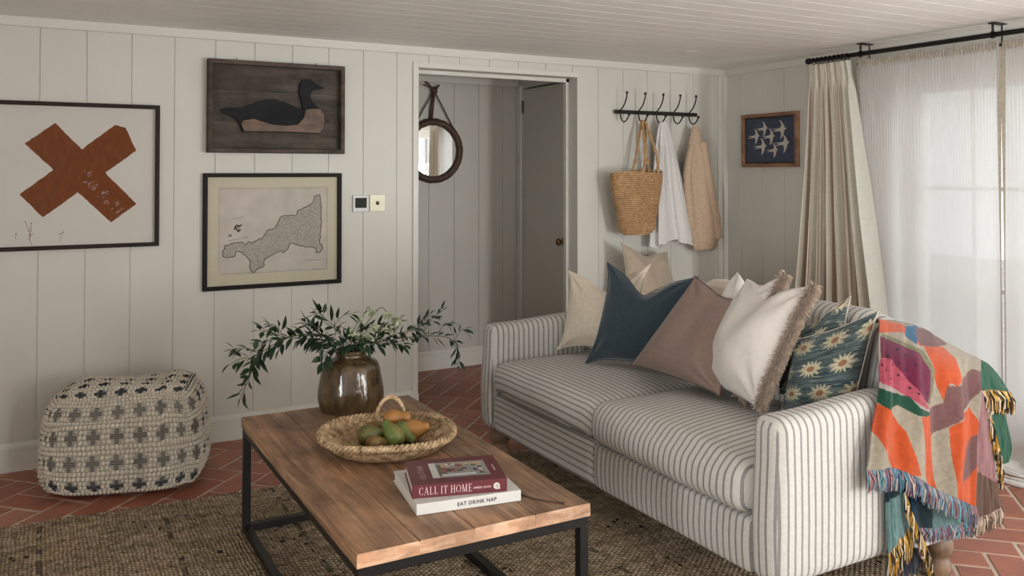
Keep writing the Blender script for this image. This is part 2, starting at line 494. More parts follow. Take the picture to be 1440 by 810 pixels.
# hall side skins
mb.add([(XL, T, 0), (DX0, T, 0), (DX0, T, H), (XL, T, H)], [(0, 1, 2, 3)])
mb.add([(DX1, T, 0), (XS, T, 0), (XS, T, H), (DX1, T, H)], [(0, 1, 2, 3)])
mb.add([(DX0, T, DZ), (DX1, T, DZ), (DX1, T, H), (DX0, T, H)], [(0, 1, 2, 3)])
struct(mb.build('wall_back', M['wall']))
# hall walls
XH = 3.194; XHL = 1.0
mb = MB()
panel(mb, XHL, XH, 0, H, [2.4674+.2*k for k in range(-7, 4)], lambda a, d, z: (a, YH-d, z))
mb.add([(XHL, YH+.1, 0), (XH, YH+.1, 0), (XH, YH+.1, H), (XHL, YH+.1, H)], [(0, 1, 2, 3)])
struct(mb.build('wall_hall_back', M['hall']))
mb = MB()
mb.box(XH, XH+.1, .89, YH, 0, H); mb.box(XH, XH+.1, T, .27, 0, H); mb.box(XH, XH+.1, .27, .89, 2.042, H); mb.box(XH+.06, XH+.1, .27, .89, 0, 2.05)  # last box added behind the door gap to block outside light
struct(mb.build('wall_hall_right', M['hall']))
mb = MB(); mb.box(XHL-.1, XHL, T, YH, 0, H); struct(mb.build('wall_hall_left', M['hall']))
# side wall with two glazed openings
W1 = (-3.02, -1.42, .02, 2.0); W2 = (-5.9, -3.25, .02, 2.0)
mb = MB()
gy = [-.158-.2033*k for k in range(0, 40)]
ps = lambda a, d, z: (XS+d*-1, -a, z)
pr = lambda a0, a1, z0, z1: panel(mb, a0, a1, z0, z1, [-g for g in gy], lambda a, d, z: (XS-d, -a, z))
pr(0, 1.42, 0, H); pr(3.02, 3.25, 0, H); pr(5.9, -YB, 0, H); pr(1.42, 3.02, 2.0, H); pr(3.25, 5.9, 2.0, H)
for (y0, y1, z0, z1) in (W1, W2):
    mb.add([(XS, y0, z0), (XS+.14, y0, z0), (XS+.14, y0, z1), (XS, y0, z1)], [(0, 1, 2, 3)])
    mb.add([(XS, y1, z0), (XS+.14, y1, z0), (XS+.14, y1, z1), (XS, y1, z1)], [(3, 2, 1, 0)])
    mb.add([(XS, y0, z1), (XS+.14, y0, z1), (XS+.14, y1, z1), (XS, y1, z1)], [(0, 1, 2, 3)])
    mb.add([(XS, y0, z0), (XS+.14, y0, z0), (XS+.14, y1, z0), (XS, y1, z0)], [(3, 2, 1, 0)])
# outer skin
for (a, b_, z0, z1) in ((0, 1.42, 0, H), (3.02, 3.25, 0, H), (5.9, -YB, 0, H), (1.42, 3.02, 2.0, H), (3.25, 5.9, 2.0, H)):
    mb.add([(XS+.14, -a, z0), (XS+.14, -b_, z0), (XS+.14, -b_, z1), (XS+.14, -a, z1)], [(0, 1, 2, 3)])
struct(mb.build('wall_right', M['wall']))
# wall behind the camera with two window slots added for fill light, and far left wall
mb = MB()
WBS = [(1.33, 1.85, .10, 2.0), (3.65, 4.28, .10, 2.0)]
for d in (0, .14):
    for (a0, a1, z0, z1) in ((XL, 1.33, 0, H), (1.85, 3.65, 0, H), (4.28, XS, 0, H), (1.33, 1.85, 0, .10), (1.33, 1.85, 2.0, H), (3.65, 4.28, 0, .10), (3.65, 4.28, 2.0, H)):
        mb.add([(a0, YB-d, z0), (a1, YB-d, z0), (a1, YB-d, z1), (a0, YB-d, z1)], [(0, 1, 2, 3)])
for WB in WBS:
    for x in WB[:2]: mb.add([(x, YB, WB[2]), (x, YB-.14, WB[2]), (x, YB-.14, WB[3]), (x, YB, WB[3])], [(0, 1, 2, 3)])
    for z in WB[2:]: mb.add([(WB[0], YB, z), (WB[0], YB-.14, z), (WB[1], YB-.14, z), (WB[1], YB, z)], [(0, 1, 2, 3)])
struct(mb.build('wall_front', M['wall']))
mb = MB(); WLt = (-6.3, -4.1, .4, 1.85)
for (a, b_, z0, z1) in ((YB, WLt[0], 0, H), (WLt[1], 0, 0, H), (WLt[0], WLt[1], 0, WLt[2]), (WLt[0], WLt[1], WLt[3], H)):
    panel(mb, a, b_, z0, z1, [-.1-.2033*k for k in range(32)], lambda a, d, z: (XL+d, a, z))
    mb.add([(XL-.1, a, z0), (XL-.1, b_, z0), (XL-.1, b_, z1), (XL-.1, a, z1)], [(0, 1, 2, 3)])
for y in WLt[:2]: mb.add([(XL, y, WLt[2]), (XL-.1, y, WLt[2]), (XL-.1, y, WLt[3]), (XL, y, WLt[3])], [(0, 1, 2, 3)])
for z in WLt[2:]: mb.add([(XL, WLt[0], z), (XL-.1, WLt[0], z), (XL-.1, WLt[1], z), (XL, WLt[1], z)], [(0, 1, 2, 3)])
struct(mb.build('wall_left', M['wall']))
# ceiling: boards parallel to the picture wall
mb = MB()
panel(mb, -YH-.1, -YB+.14, XL-.1, XS+.14, [.07+.125*k for k in range(-9, 56)], lambda a, d, z: (z, -a, H-d), gw=.002, gd=.001)
mb.add([(XL-.1, YB-.14, H+.08), (XS+.14, YB-.14, H+.08), (XS+.14, YH+.1, H+.08), (XL-.1, YH+.1, H+.08)], [(0, 1, 2, 3)])
struct(mb.build('ceiling', M['ceil']))
# floor: grout bed with herringbone tiles
mb = MB()
mb.add([(XL-.1, YB-.14, -.004), (XS+.14, YB-.14, -.004), (XS+.14, YH+.1, -.004), (XL-.1, YH+.1, -.004)], [(0, 1, 2, 3)], 1)
cw = .131; g_ = .0072; c45 = math.sqrt(.5)
for i in range(-75, 75):
    for j in range(-75, 75):
        d = (i-j) % 4
        if d == 0: r_ = (i*cw+g_, (i+2)*cw-g_, j*cw+g_, (j+1)*cw-g_)
        elif d == 3: r_ = (i*cw+g_, (i+1)*cw-g_, j*cw+g_, (j+2)*cw-g_)
        else: continue
        P4 = []
        for (a, b_) in ((r_[0], r_[2]), (r_[1], r_[2]), (r_[1], r_[3]), (r_[0], r_[3])):
            P4.append(((a+b_)*c45+.035, (b_-a)*c45-.06))
        cx_ = sum(p[0] for p in P4)/4; cy_ = sum(p[1] for p in P4)/4
        if not (XL-.1 < cx_ < XS+.1 and YB-.1 < cy_ < YH+.05): continue
        P4 = [(min(max(x_, XL-.1), XS+.14), min(max(y_, YB-.14), YH+.1)) for x_, y_ in P4]
        h = random.uniform(-.0012, .0012)
        ins = [(x_+(cx_-x_)*.03, y_+(cy_-y_)*.03) for x_, y_ in P4]
        t4 = [random.uniform(-.0006, .0006) for _ in P4]
        mb.add([(x_, y_, -.0035) for x_, y_ in P4]+[(ins[k][0], ins[k][1], h+t4[k]-.0003) for k in range(4)],
               [(4, 5, 6, 7)]+[(k, (k+1) % 4, 4+(k+1) % 4, 4+k) for k in range(4)], 0)
struct(mb.build('floor', [M['tile'], M['grout']], recalc=False))
# crown strips and baseboards
def strip(name, pts, prof, closed=False):
    """prof: (out, z) list; pts: list of (x,y, nx,ny) with inward normal"""
    mb = MB(); n = len(prof)
    vs = [(x+nx*o, y+ny*o, z) for (x, y, nx, ny) in pts for (o, z) in prof]
    fs = [(k*n+i, k*n+i+1, (k+1)*n+i+1, (k+1)*n+i) for k in range(len(pts)-1) for i in range(n-1)]
    fs += [tuple(range(n)), tuple((len(pts)-1)*n+i for i in range(n-1, -1, -1))]
    mb.add(vs, fs); return struct(mb.build(name, M['trim']))
cp = [(0, H-.045), (.016, H-.045), (.018, H-.040), (.018, H)]
strip('trim_1', [(XL, 0, 0, -1), (XS, 0, 0, -1)], cp)
strip('trim_2', [(XS, 0, -1, 0), (XS, YB, -1, 0)], cp)
bp = [(0, 0), (.018, 0), (.018, .108), (.012, .110), (.012, .116), (.004, .132), (0, .134)]
strip('baseboard_back', [(XL, 0, 0, -1), (DX0, 0, 0, -1)], bp)
strip('baseboard_corner', [(DX1, 0, 0, -1), (XS, 0, 0, -1)], bp)
strip('baseboard_right', [(XS, 0, -1, 0), (XS, -1.42, -1, 0)], bp)
strip('baseboard_hall', [(XHL, YH, 0, -1), (XH, YH, 0, -1)], bp)
strip('trim_3', [(XHL, YH, 0, -1), (XH, YH, 0, -1)], [(0, 2.06), (.02, 2.06), (.02, 2.10), (.012, 2.105), (.012, H), (0, H)])
struct(box_obj('trim_4', (DX0-.035, DX0, -.010, .0, 0, DZ+.032), M['trim'], b=.002))
struct(box_obj('trim_5', (DX0, DX1+.02, -.010, .0, DZ, DZ+.032), M['trim'], b=.002))
mb = MB(); mb.box(DX1-.026, DX1, T-.035, T, 0, DZ, b=.002); mb.box(DX0, DX0+.026, T-.035, T, 0, DZ, b=.002); mb.box(DX0, DX1, T-.035, T, DZ-.024, DZ, b=.002)
struct(mb.build('trim_6', M['trim']))
mb = MB(); mb.box(XS-.036, XS, -.028, 0, .12, H-.045, b=.004); mb.box(XS-.078, XS-.036, -.012, 0, .12, H-.045, b=.002)
struct(mb.build('trim_7', M['trim']))
# architrave at the hall corner and the hall door
struct(box_obj('trim_8', (XH-.012, XH, .905, .965, 0, H-.09), M['trim'], b=.002))
d3 = MB(); d3.box(XH+.004, XH+.044, .274, .886, .008, 2.028, b=.002)
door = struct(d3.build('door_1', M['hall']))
kn = MB(); mk = Matrix.Translation((XH+.004, .335, .93)) @ Matrix.Rotation(-PI/2, 4, 'Y')
kn.lathe([(0, 0), (.024, 0), (.024, .004), (.010, .006), (.009, .022), (.022, .030), (.026, .040), (.021, .050), (0, .053)], 20, mk)
kn.build('door_knob', M['brass'], door, smooth=True)
hg = MB(); hg.box(XH-.004, XH+.004, .880, .896, 1.855, 1.945, b=.001); hg.tube([(XH-.004, .889, 1.853), (XH-.004, .889, 1.947)], .006, 10)
hg.build('hinge', M['steel'], door)
# windows: glazed doors in the side wall
def glazed(name, y0, y1, z0, z1, leaves, nx=2, nz=4):
    X0 = XS+.05
    fr = MB()
    fr.box(X0, X0+.06, y0, y0+.05, z0, z1, b=.003); fr.box(X0, X0+.06, y1-.05, y1, z0, z1, b=.003)
    fr.box(X0, X0+.06, y0, y1, z1-.05, z1, b=.003); fr.box(X0, X0+.06, y0, y1, z0, z0+.05, b=.003)
    w = struct(fr.build(name, M['trim']))
    lw = (y1-y0-.1)/leaves
    for k in range(leaves):
        a = y0+.05+k*lw; b_ = a+lw
        m = MB(); X1 = X0+.01
        m.box(X1, X1+.04, a+.003, a+.08, z0+.055, z1-.055, b=.003); m.box(X1, X1+.04, b_-.08, b_-.003, z0+.055, z1-.055, b=.003)
        m.box(X1+.001, X1+.039, a+.08, b_-.08, z1-.14, z1-.055, b=.003); m.box(X1+.001, X1+.039, a+.08, b_-.08, z0+.055, z0+.22, b=.003)
        gz0, gz1 = z0+.22, z1-.14
        for i in range(1, nx):
            y = lerp(a+.08, b_-.08, i/nx); m.box(X1+.008, X1+.032, y-.011, y+.011, gz0, gz1)
        for i in range(1, nz):
            z = lerp(gz0, gz1, i/nz); m.box(X1+.009, X1+.031, a+.08, b_-.08, z-.011, z+.011)
        sash_ = m.build('sash', M['trim'], w)
        g = MB(); g.box(X1+.018, X1+.022, a+.08, b_-.08, gz0, gz1); g.build('pane', M['glass'], sash_)
    return w
glazed('window_1', *W1, 2, 2, 3)
glazed('window_2', *W2, 3, 2, 3)
for kw, WB in enumerate(WBS):
    fr = MB()
    for (a, b_, c, d) in ((WB[0], WB[0]+.05, WB[2], WB[3]), (WB[1]-.05, WB[1], WB[2], WB[3]), (WB[0], WB[1], WB[3]-.05, WB[3]), (WB[0], WB[1], WB[2], WB[2]+.05), (WB[0], WB[1], 1.05, 1.08)):
        fr.box(a, b_, YB-.09, YB-.04, c, d)
    w3 = struct(fr.build('window_%d' % (3+2*kw), M['trim']))  # unseen narrow rear windows, added for fill and kept out of picture-glass reflections
    g = MB(); g.box(WB[0]+.05, WB[1]-.05, YB-.067, YB-.063, WB[2]+.05, WB[3]-.05); g.build('pane', M['glass'], w3)
fr = MB()
for (a, b_, c, d) in ((WLt[0], WLt[0]+.06, WLt[2], WLt[3]), (WLt[1]-.06, WLt[1], WLt[2], WLt[3]), (WLt[0], WLt[1], WLt[3]-.06, WLt[3]), (WLt[0], WLt[1], WLt[2], WLt[2]+.06), (-5.22, -5.18, WLt[2], WLt[3])):
    fr.box(XL-.08, XL-.03, a, b_, c, d)
w4 = struct(fr.build('window_4', M['trim']))  # window added in the unseen left wall to let fill light in
g = MB(); g.box(XL-.057, XL-.053, WLt[0]+.06, WLt[1]-.06, WLt[2]+.06, WLt[3]-.06); g.build('pane', M['glass'], w4)
# paving outside
mb = MB(); mb.box(XS+.14, 14, -16, 8, -.08, -.03); mb.box(-8, XS+.14, -16, YB-.14, -.08, -.03)
struct(mb.build('patio_ground', plain('patio_stone', (.42, .41, .38), .9, var=.15, vs=2)))

# ceiling downlight
t = thing('downlight', 'small round recessed white spotlight in the boarded ceiling', 'ceiling light', (3.52, -.62, H))
m = MB(); m.lathe([(.026, -.001), (.030, -.007), (.044, -.006), (.047, 0)], 32, Matrix.Translation((3.52, -.62, H))); m.build('bezel', M['white_plastic'], t, smooth=True)
m = MB(); m.lathe([(0, -.0025), (.028, -.0025)], 24, Matrix.Translation((3.52, -.62, H))); m.build('lamp_lens', M['white_plastic'], t)

# ------------------------------------------------------------------ pictures
def frame_bm(mb, a0, a1, z0, z1, w, d, place, b=.002):
    """mitred frame; place(a, depth_out, z)"""
    out = [(a0, z0), (a1, z0), (a1, z1), (a0, z1)]; inn = [(a0+w, z0+w), (a1-w, z0+w), (a1-w, z1-w), (a0+w, z1-w)]
    for k in range(4):
        k2 = (k+1) % 4
        def q(p, e, dd): return place(p[0], dd, p[1])
        o1, o2, i1, i2 = out[k], out[k2], inn[k], inn[k2]
        sh = lambda p, q_, f: (p[0]+(q_[0]-p[0])*f, p[1]+(q_[1]-p[1])*f)
        f = b/w
        ring1 = [(o1, 0), (o1, d-b), (sh(o1, i1, f), d), (sh(i1, o1, f), d), (i1, d-b), (i1, .002)]
        ring2 = [(o2, 0), (o2, d-b), (sh(o2, i2, f), d), (sh(i2, o2, f), d), (i2, d-b), (i2, .002)]
        vs = [place(p[0], dd, p[1]) for p, dd in ring1]+[place(p[0], dd, p[1]) for p, dd in ring2]
        mb.add(vs, [(i, i+1, 6+i+1, 6+i) for i in range(5)]+[(5, 0, 6, 11)])
def poly_plate(mb, poly, d0, d1, place, mi=0):
    n = len(poly)
    vs = [place(a, d0, z) for a, z in poly]+[place(a, d1, z) for a, z in poly]
    mb.add(vs, [tuple(range(n, 2*n)), tuple(range(n-1, -1, -1))]+[(i, (i+1) % n, n+(i+1) % n, n+i) for i in range(n)], mi)
pw = lambda a, d, z: (a, -d, z)
def ngon_ok(poly, mb, d0, d1, place, mi=0):
    """triangulated concave plate"""
    from mathutils.geometry import tessellate_polygon
    tri = tessellate_polygon([[Vector((a, z, 0)) for a, z in poly]])
    n = len(poly)
    vs = [place(a, d1, z) for a, z in poly]+[place(a, d0, z) for a, z in poly]
    mb.add(vs, [tuple(t_) for t_ in tri]+[(i, (i+1) % n, n+(i+1) % n, n+i) for i in range(n)], mi)

# big cross print
PX0, PX1, PZ0, PZ1 = -.385, .552, 1.036, 1.748
t = thing('framed_print', 'large framed print of a rust brown painted cross on white paper', 'picture', (.09, 0, PZ0))
m = MB(); frame_bm(m, PX0, PX1, PZ0, PZ1, .019, .030, pw); m.build('frame', M['frame_dark'], t)
m = MB(); m.box(PX0+.008, PX1-.008, -.006, -.002, PZ0+.008, PZ1-.008); m.build('paper_sheet', M['paper'], t)
m = MB(); m.box(PX0+.018, PX1-.018, -.017, -.0155, PZ0+.018, PZ1-.018); m.build('glass_pane', M['pglass'], t)
def crossmat():
    m, nt, b, _ = newmat('rust_paint')
    v = coords(nt, scale=(30, 1, 9), rot=(0, R(35), 0))
    nz = noise_t(nt, v, 2.0, 5, .7)
    c = ramp(nt, nz, [(.30, (.12, .027, .004)), (.5, (.17, .042, .006)), (.72, (.23, .065, .011))])
    L(nt, c, b.inputs['Base Color']); b.inputs['Roughness'].default_value = .8; b.inputs['Specular IOR Level'].default_value = .1
    return m
M['rust'] = crossmat()
def quadmap(x, y, xl, xr, t0, t1, b0, b1, A0, A1, Z0, Z1):
    """artwork layout grid -> wall metres"""
    a = (x-xl)/(xr-xl); tp = lerp(t0, t1, a); bt = lerp(b0, b1, a)
    return (lerp(A0, A1, a), lerp(Z1, Z0, (y-tp)/(bt-tp)))
def px2w(x, y): return quadmap(x, y, 0, 224, 139, 150, 354, 347, -.142, PX1, PZ0, PZ1)
def jag(poly, amp=.004, step=.012, seed=1):
    rr = random.Random(seed); out = []
    n = len(poly)
    for i in range(n):
        a = poly[i]; b_ = poly[(i+1) % n]
        Ld = math.hypot(b_[0]-a[0], b_[1]-a[1]); k = max(1, int(Ld/step))
        for q in range(k):
            f = q/k
            out.append((lerp(a[0], b_[0], f)+rr.uniform(-amp, amp)*(q > 0), lerp(a[1], b_[1], f)+rr.uniform(-amp, amp)*(q > 0)))
    return out
b1 = [px2w(*p) for p in ((31, 201), (72, 172), (190, 288), (153, 314))]
b2 = [px2w(*p) for p in ((25, 273), (158, 176), (173, 180), (189, 213), (57, 306))]
m = MB(); ngon_ok(jag(b1, .0016, .012, 3), m, .006, .0066, pw); ngon_ok(jag(b2, .0016, .012, 5), m, .0067, .0072, pw)
rr = random.Random(11)
for k in range(34):     # dry brush gaps
    f = rr.random(); g2 = rr.random()
    x = lerp(112, 165, f)+rr.uniform(-3, 3); y = lerp(252, 300, f)+rr.uniform(-12, 10)
    a, z = px2w(x, y); Lg = rr.uniform(.006, .022); w_ = rr.uniform(.0006, .0016)
    dx, dz = Lg*.77, Lg*.64
    m.add([pw(a, .0076, z), pw(a+dx, .0076, z+dz), pw(a+dx+w_, .0076, z+dz-w_), pw(a+w_, .0076, z-w_)], [(0, 1, 2, 3)], 1)
m.build('painted_cross', [M['rust'], M['paper']], t)
m = MB()
for pts in (((33, 312), (38, 325), (40, 340), (43, 346)), ((41, 314), (41, 325), (38, 338)), ((38, 325), (36, 320)), ((21, 329), (20, 336)), ((85, 327), (82, 333), (80, 341)), ((80, 330), (84, 328)), ((40, 332), (44, 328))):
    P3 = [pw(px2w(*p)[0], .0062, px2w(*p)[1]) for p in pts]
    m.tube(P3, .0009, 5)
    m.sphere(P3[0], .003, 6, sc3=(1, .2, 1)); m.build('ink_sprig', M['rust'], t); m = MB()

# duck relief in a box frame
BX0, BX1, BZ0, BZ1 = .782, 1.515, 1.512, 2.002
t = thing('duck_box_frame', 'weathered wooden box frame holding a carved duck silhouette', 'picture', (1.14, 0, BZ0))
m = MB(); frame_bm(m, BX0, BX1, BZ0, BZ1, .024, .05, pw, .004); m.build('frame', M['box_wood'], t)
m = MB()
for k in range(3): m.box(BX0+.01, BX1-.01, -.014, -.003, lerp(BZ0, BZ1, k/3)+.011*(k == 0), lerp(BZ0, BZ1, (k+1)/3)-.002-.011*(k == 2), b=.0015)
m.build('backboard', M['box_wood'], t)
# layout: crop units of the photo study -> metres
def dk(x, y): return quadmap(x, y, 62, 494, 50, 80, 350, 355, BX0, BX1, BZ0, BZ1)
body = [(102, 212), (120, 208), (165, 208), (200, 196), (235, 182), (265, 180), (295, 190), (330, 205), (358, 214), (352, 185), (345, 160), (347, 135), (356, 121), (372, 117), (388, 122), (397, 132), (412, 140), (430, 146), (412, 150), (392, 152), (384, 160), (380, 172), (388, 190), (404, 205), (414, 212), (426, 225), (428, 250), (424, 275), (414, 291), (300, 286), (168, 284), (160, 262), (150, 245), (130, 232), (104, 220)]
m = MB(); ngon_ok([dk(*p) for p in body], m, .013, .034, pw); m.build('duck_body', M['duck_dark'], t)
belly = [(365, 215), (385, 212), (412, 213), (425, 228), (427, 252), (423, 274), (412, 289), (300, 284), (172, 282), (162, 258), (170, 248), (200, 243), (225, 252), (260, 262), (300, 266), (340, 262), (360, 240)]
m = MB(); ngon_ok([dk(*p) for p in belly], m, .034, .039, pw); m.build('duck_belly', M['duck_brown'], t)
m = MB()
for x in (.93, 1.36):
    m = MB(); m.tube([(x, -.02, BZ1-.002), (x, -.02, BZ1+.010), (x+.006, -.02, BZ1+.012)], .0022, 6); m.build('hanging_pin', M['brass'], t)

# framed map
MX0, MX1, MZ0, MZ1 = .766, 1.506, .79, 1.404
t = thing('framed_map', 'black framed antique coastal map with cream mount', 'picture', (1.13, 0, MZ0))
m = MB(); frame_bm(m, MX0, MX1, MZ0, MZ1, .021, .026, pw); m.build('frame', plain('black_frame', (.010, .009, .008), .6, var=.2, spec=.2), t)
m = MB(); frame_bm(m, MX0+.018, MX1-.018, MZ0+.018, MZ1-.018, .058, .006, pw, .001); m.build('mount', plain('cream_mount', (.56, .52, .38), .8, var=.02), t)
M['mapp'] = plain('old_map_paper', (.52, .48, .42), .8, var=.12, vs=9)
m = MB(); m.box(MX0+.07, MX1-.07, -.004, -.002, MZ0+.07, MZ1-.07); m.build('map_sheet', M['mapp'], t)
m = MB(); m.box(MX0+.02, MX1-.02, -.0150, -.0135, MZ0+.02, MZ1-.02); m.build('glass_pane', M['pglass'], t)
def mk_(x, y): return quadmap(x, y, 8, 940, 12, 20, 805, 750, MX0, MX1, MZ0, MZ1)
land = [(135, 555), (150, 500), (200, 485), (260, 475), (280, 495), (310, 475), (330, 480), (400, 445), (430, 400), (480, 385), (495, 350), (515, 310), (560, 300), (620, 300), (640, 265), (690, 245), (735, 220), (755, 170), (790, 160), (800, 250), (800, 380), (790, 480), (815, 520), (790, 550), (765, 550), (765, 520), (700, 512), (640, 500), (600, 485), (580, 490), (565, 530), (540, 550), (520, 535), (480, 555), (440, 575), (410, 590), (405, 640), (360, 660), (335, 683), (310, 650), (312, 600), (290, 575), (255, 545), (225, 540), (215, 572), (165, 580), (135, 570)]
lp = jag([mk_(*p) for p in land], .0028, .008, 9)
M['mapland'] = plain('map_engraving', (.36, .33, .285), .85, var=.3, vs=150)
m = MB(); ngon_ok(lp, m, .004, .0044, pw); m.build('engraved_land', M['mapland'], t)
m = MB(); m.tube([pw(a, .0046, z) for a, z in lp], .0021, 5, closed=True)
bd = (MX0+.082, MX1-.082, MZ0+.082, MZ1-.082)
m.tube([pw(bd[0], .0042, bd[2]), pw(bd[1], .0042, bd[2]), pw(bd[1], .0042, bd[3]), pw(bd[0], .0042, bd[3])], .0006, 4, closed=True)
for (x, y, s_) in ((225, 375, 1.0), (240, 400, .8), (180, 430, .6), (250, 365, .6), (215, 390, .7)):
    a, z = mk_(x, y)
    for k in range(9): m.sphere(pw(a+rr.uniform(-.012, .012)*s_, .0044, z+rr.uniform(-.01, .01)*s_), .0045*s_, 6, sc3=(1.4, .1, .8))
for (x0, y0, x1, y1) in ((170, 470, 300, 440), (690, 600, 800, 598), (200, 320, 270, 310), (735, 660, 830, 658), (610, 590, 620, 605)):
    m.tube([pw(mk_(x0, y0)[0], .0044, mk_(x0, y0)[1]), pw(mk_(x1, y1)[0], .0044, mk_(x1, y1)[1])], .0008, 4)
m.build('coastline', plain('map_ink', (.055, .045, .036), .9, spec=.1), t)

# framed textile of white swallows on the side wall
pq = lambda a, d, z: (XS-d, a, z)
SY0, SY1, SZ0, SZ1 = -.700, -.193, 1.446, 1.812
t = thing('bird_picture', 'small wood framed navy textile with white flying birds by curtain', 'picture', (XS, -.45, SZ0))
m = MB(); frame_bm(m, SY0, SY1, SZ0, SZ1, .024, .03, pq, .003); m.build('frame', M['oak'], t)
m = MB(); frame_bm(m, SY0+.022, SY1-.022, SZ0+.022, SZ1-.022, .012, .012, pq, .001); m.build('mount', plain('dark_mount', (.045, .03, .03), .8), t)
m = MB(); m.box(XS-.008, XS-.003, SY0+.02, SY1-.02, SZ0+.02, SZ1-.02); m.build('navy_cloth', fabric('navy_cloth', (.055, .070, .105), scale=150, var=.2), t)
bird = [(.02, .52), (.16, .50), (.30, .36), (.40, .16), (.54, .05), (.40, -.03), (.36, -.20), (.26, -.40), (.12, -.52), (.16, -.34), (.16, -.14), (.06, -.07), (-.55, -.12), (-.12, .0), (-.60, .06), (-.05, .07), (.14, .12), (.20, .28), (.14, .42)]
m = MB()
for (x, y, s_) in ((.32, .22, .155), (.68, .26, .19), (.14, .40, .16), (.46, .42, .17), (.74, .60, .19), (.28, .66, .17), (.54, .76, .15)):
    cy_ = lerp(SY1-.04, SY0+.04, x); cz_ = lerp(SZ1-.045, SZ0+.045, y)
    W_ = .38*s_*1.75
    ngon_ok([(cy_-px_*W_, cz_+pz_*W_*.95) for px_, pz_ in bird], m, .008, .0095, pq)
m.build('stitched_birds', plain('off_white_thread', (.55, .50, .43), .9), t)

# thermostat and light switch
t = thing('thermostat', 'small white wall thermostat with dark square display', 'thermostat', (1.62, 0, 1.182))
m = MB(); m.box(1.575, 1.669, -.012, .003, 1.184, 1.279, b=.003); m.build('casing', M['white_plastic'], t)
m = MB(); m.box(1.588, 1.656, -.0135, -.0118, 1.207, 1.264, b=.001); m.build('display', M['screen'], t)
t = thing('light_switch', 'cream square wall switch plate with brass toggle', 'light switch', (1.72, 0, 1.184))
m = MB(); m.box(1.677, 1.769, -.008, 0, 1.186, 1.280, b=.002); m.build('plate', M['cream_switch'], t)
m = MB(); m.lathe([(0, .010), (.008, .009), (.011, 0)], 16, Matrix.Translation((1.723, -.008, 1.233)) @ Matrix.Rotation(PI/2, 4, 'X')); m.tube([(1.723, -.01, 1.233), (1.723, -.026, 1.226)], .0035, 8)
m.build('toggle', M['brass'], t, smooth=True)

# ------------------------------------------------------------------ hall mirror
MCX, MCZ = 2.498, 1.565
t = thing('round_mirror', 'round hall mirror with brown leather frame hanging from straps', 'mirror', (MCX, YH, MCZ-.2))
m = MB()
mm = Matrix.Translation((MCX, YH-.006, MCZ)) @ Matrix.Rotation(PI/2, 4, 'X')
m.lathe([(.184, .0), (.183, .022), (.190, .032), (.208, .036), (.226, .028), (.234, .010), (.232, 0)], 64, mm, rmod=lambda a, z: 1+.010*math.sin(a*23)*math.sin(a*5+1))
for k in range(48):
    a = 2*PI*k/48
    m.tube([mm @ Vector((r_*math.cos(a+.0), r_*math.sin(a), z_)) for r_, z_ in ((.184, .023), (.194, .0345), (.210, .0375), (.229, .026))], .0022, 5)
m.build('frame', M['leather'], t, smooth=True)
m = MB(); m.lathe([(0, .008), (.186, .008)], 64, mm); m.build('mirror_glass', M['mirror'], t)
m = MB()
kn_ = (2.50, YH-.022, 2.0)
m.tube([(MCX-.165, YH-.018, MCZ+.15), kn_], .0045, 8); m.tube([(MCX+.165, YH-.018, MCZ+.15), kn_], .0045, 8)
for dx in (-.008, .006): m.tube([(MCX+dx-.02, YH-.02, MCZ+.22), (2.50+dx*.5, YH-.026, 2.0)], .007, 8)
m.sphere(kn_, .022, 10, sc3=(.9, .6, 1.2)); m.tube([(2.48, YH-.03, 2.01), (2.52, YH-.03, 1.985)], .010, 8); m.tube([(2.52, YH-.03, 2.012), (2.48, YH-.03, 1.985)], .010, 8)
m.tube([kn_, (2.46, YH-.03, 2.035), (2.43, YH-.026, 2.06)], .006, 7); m.tube([kn_, (2.45, YH-.03, 2.025), (2.415, YH-.026, 2.035)], .005, 7); m.tube([kn_, (2.53, YH-.03, 2.03), (2.535, YH-.03, 2.038)], .008, 7)
m.tube([(2.50, YH, 2.0), (2.50, YH-.02, 2.0)], .004, 6)
m.build('strap', M['leather'], t, smooth=True)

# ------------------------------------------------------------------ coat rack
HZ = 1.815
t = thing('coat_rack', 'black iron wall rail with five double coat hooks', 'coat rack', (3.74, 0, HZ))
m = MB(); m.box(3.378, 4.088, -.030, -.014, HZ-.013, HZ+.013, b=.004)
m.box(3.46, 3.48, -.015, 0, HZ-.008, HZ+.008); m.box(3.99, 4.01, -.015, 0, HZ-.008, HZ+.008)
m.build('rail', M['iron'], t)
HX = [3.42, 3.572, 3.725, 3.872, 4.012]
hp = catmull([(-.105, .118), (-.100, .09), (-.075, .045), (-.036, .012), (-.030, -.02), (-.045, -.055), (-.075, -.070), (-.105, -.055), (-.125, -.028)], 6)
for x in HX:
    m = MB(); m.tube([(x, y, HZ+z) for y, z in hp], [.0045]*len(hp), 8)
    m.sphere((x, -.105, HZ+.122), .0095, 12); m.sphere((x, -.128, HZ-.024), .0095, 12)
    m.build('hook', M['iron'], t, smooth=True)

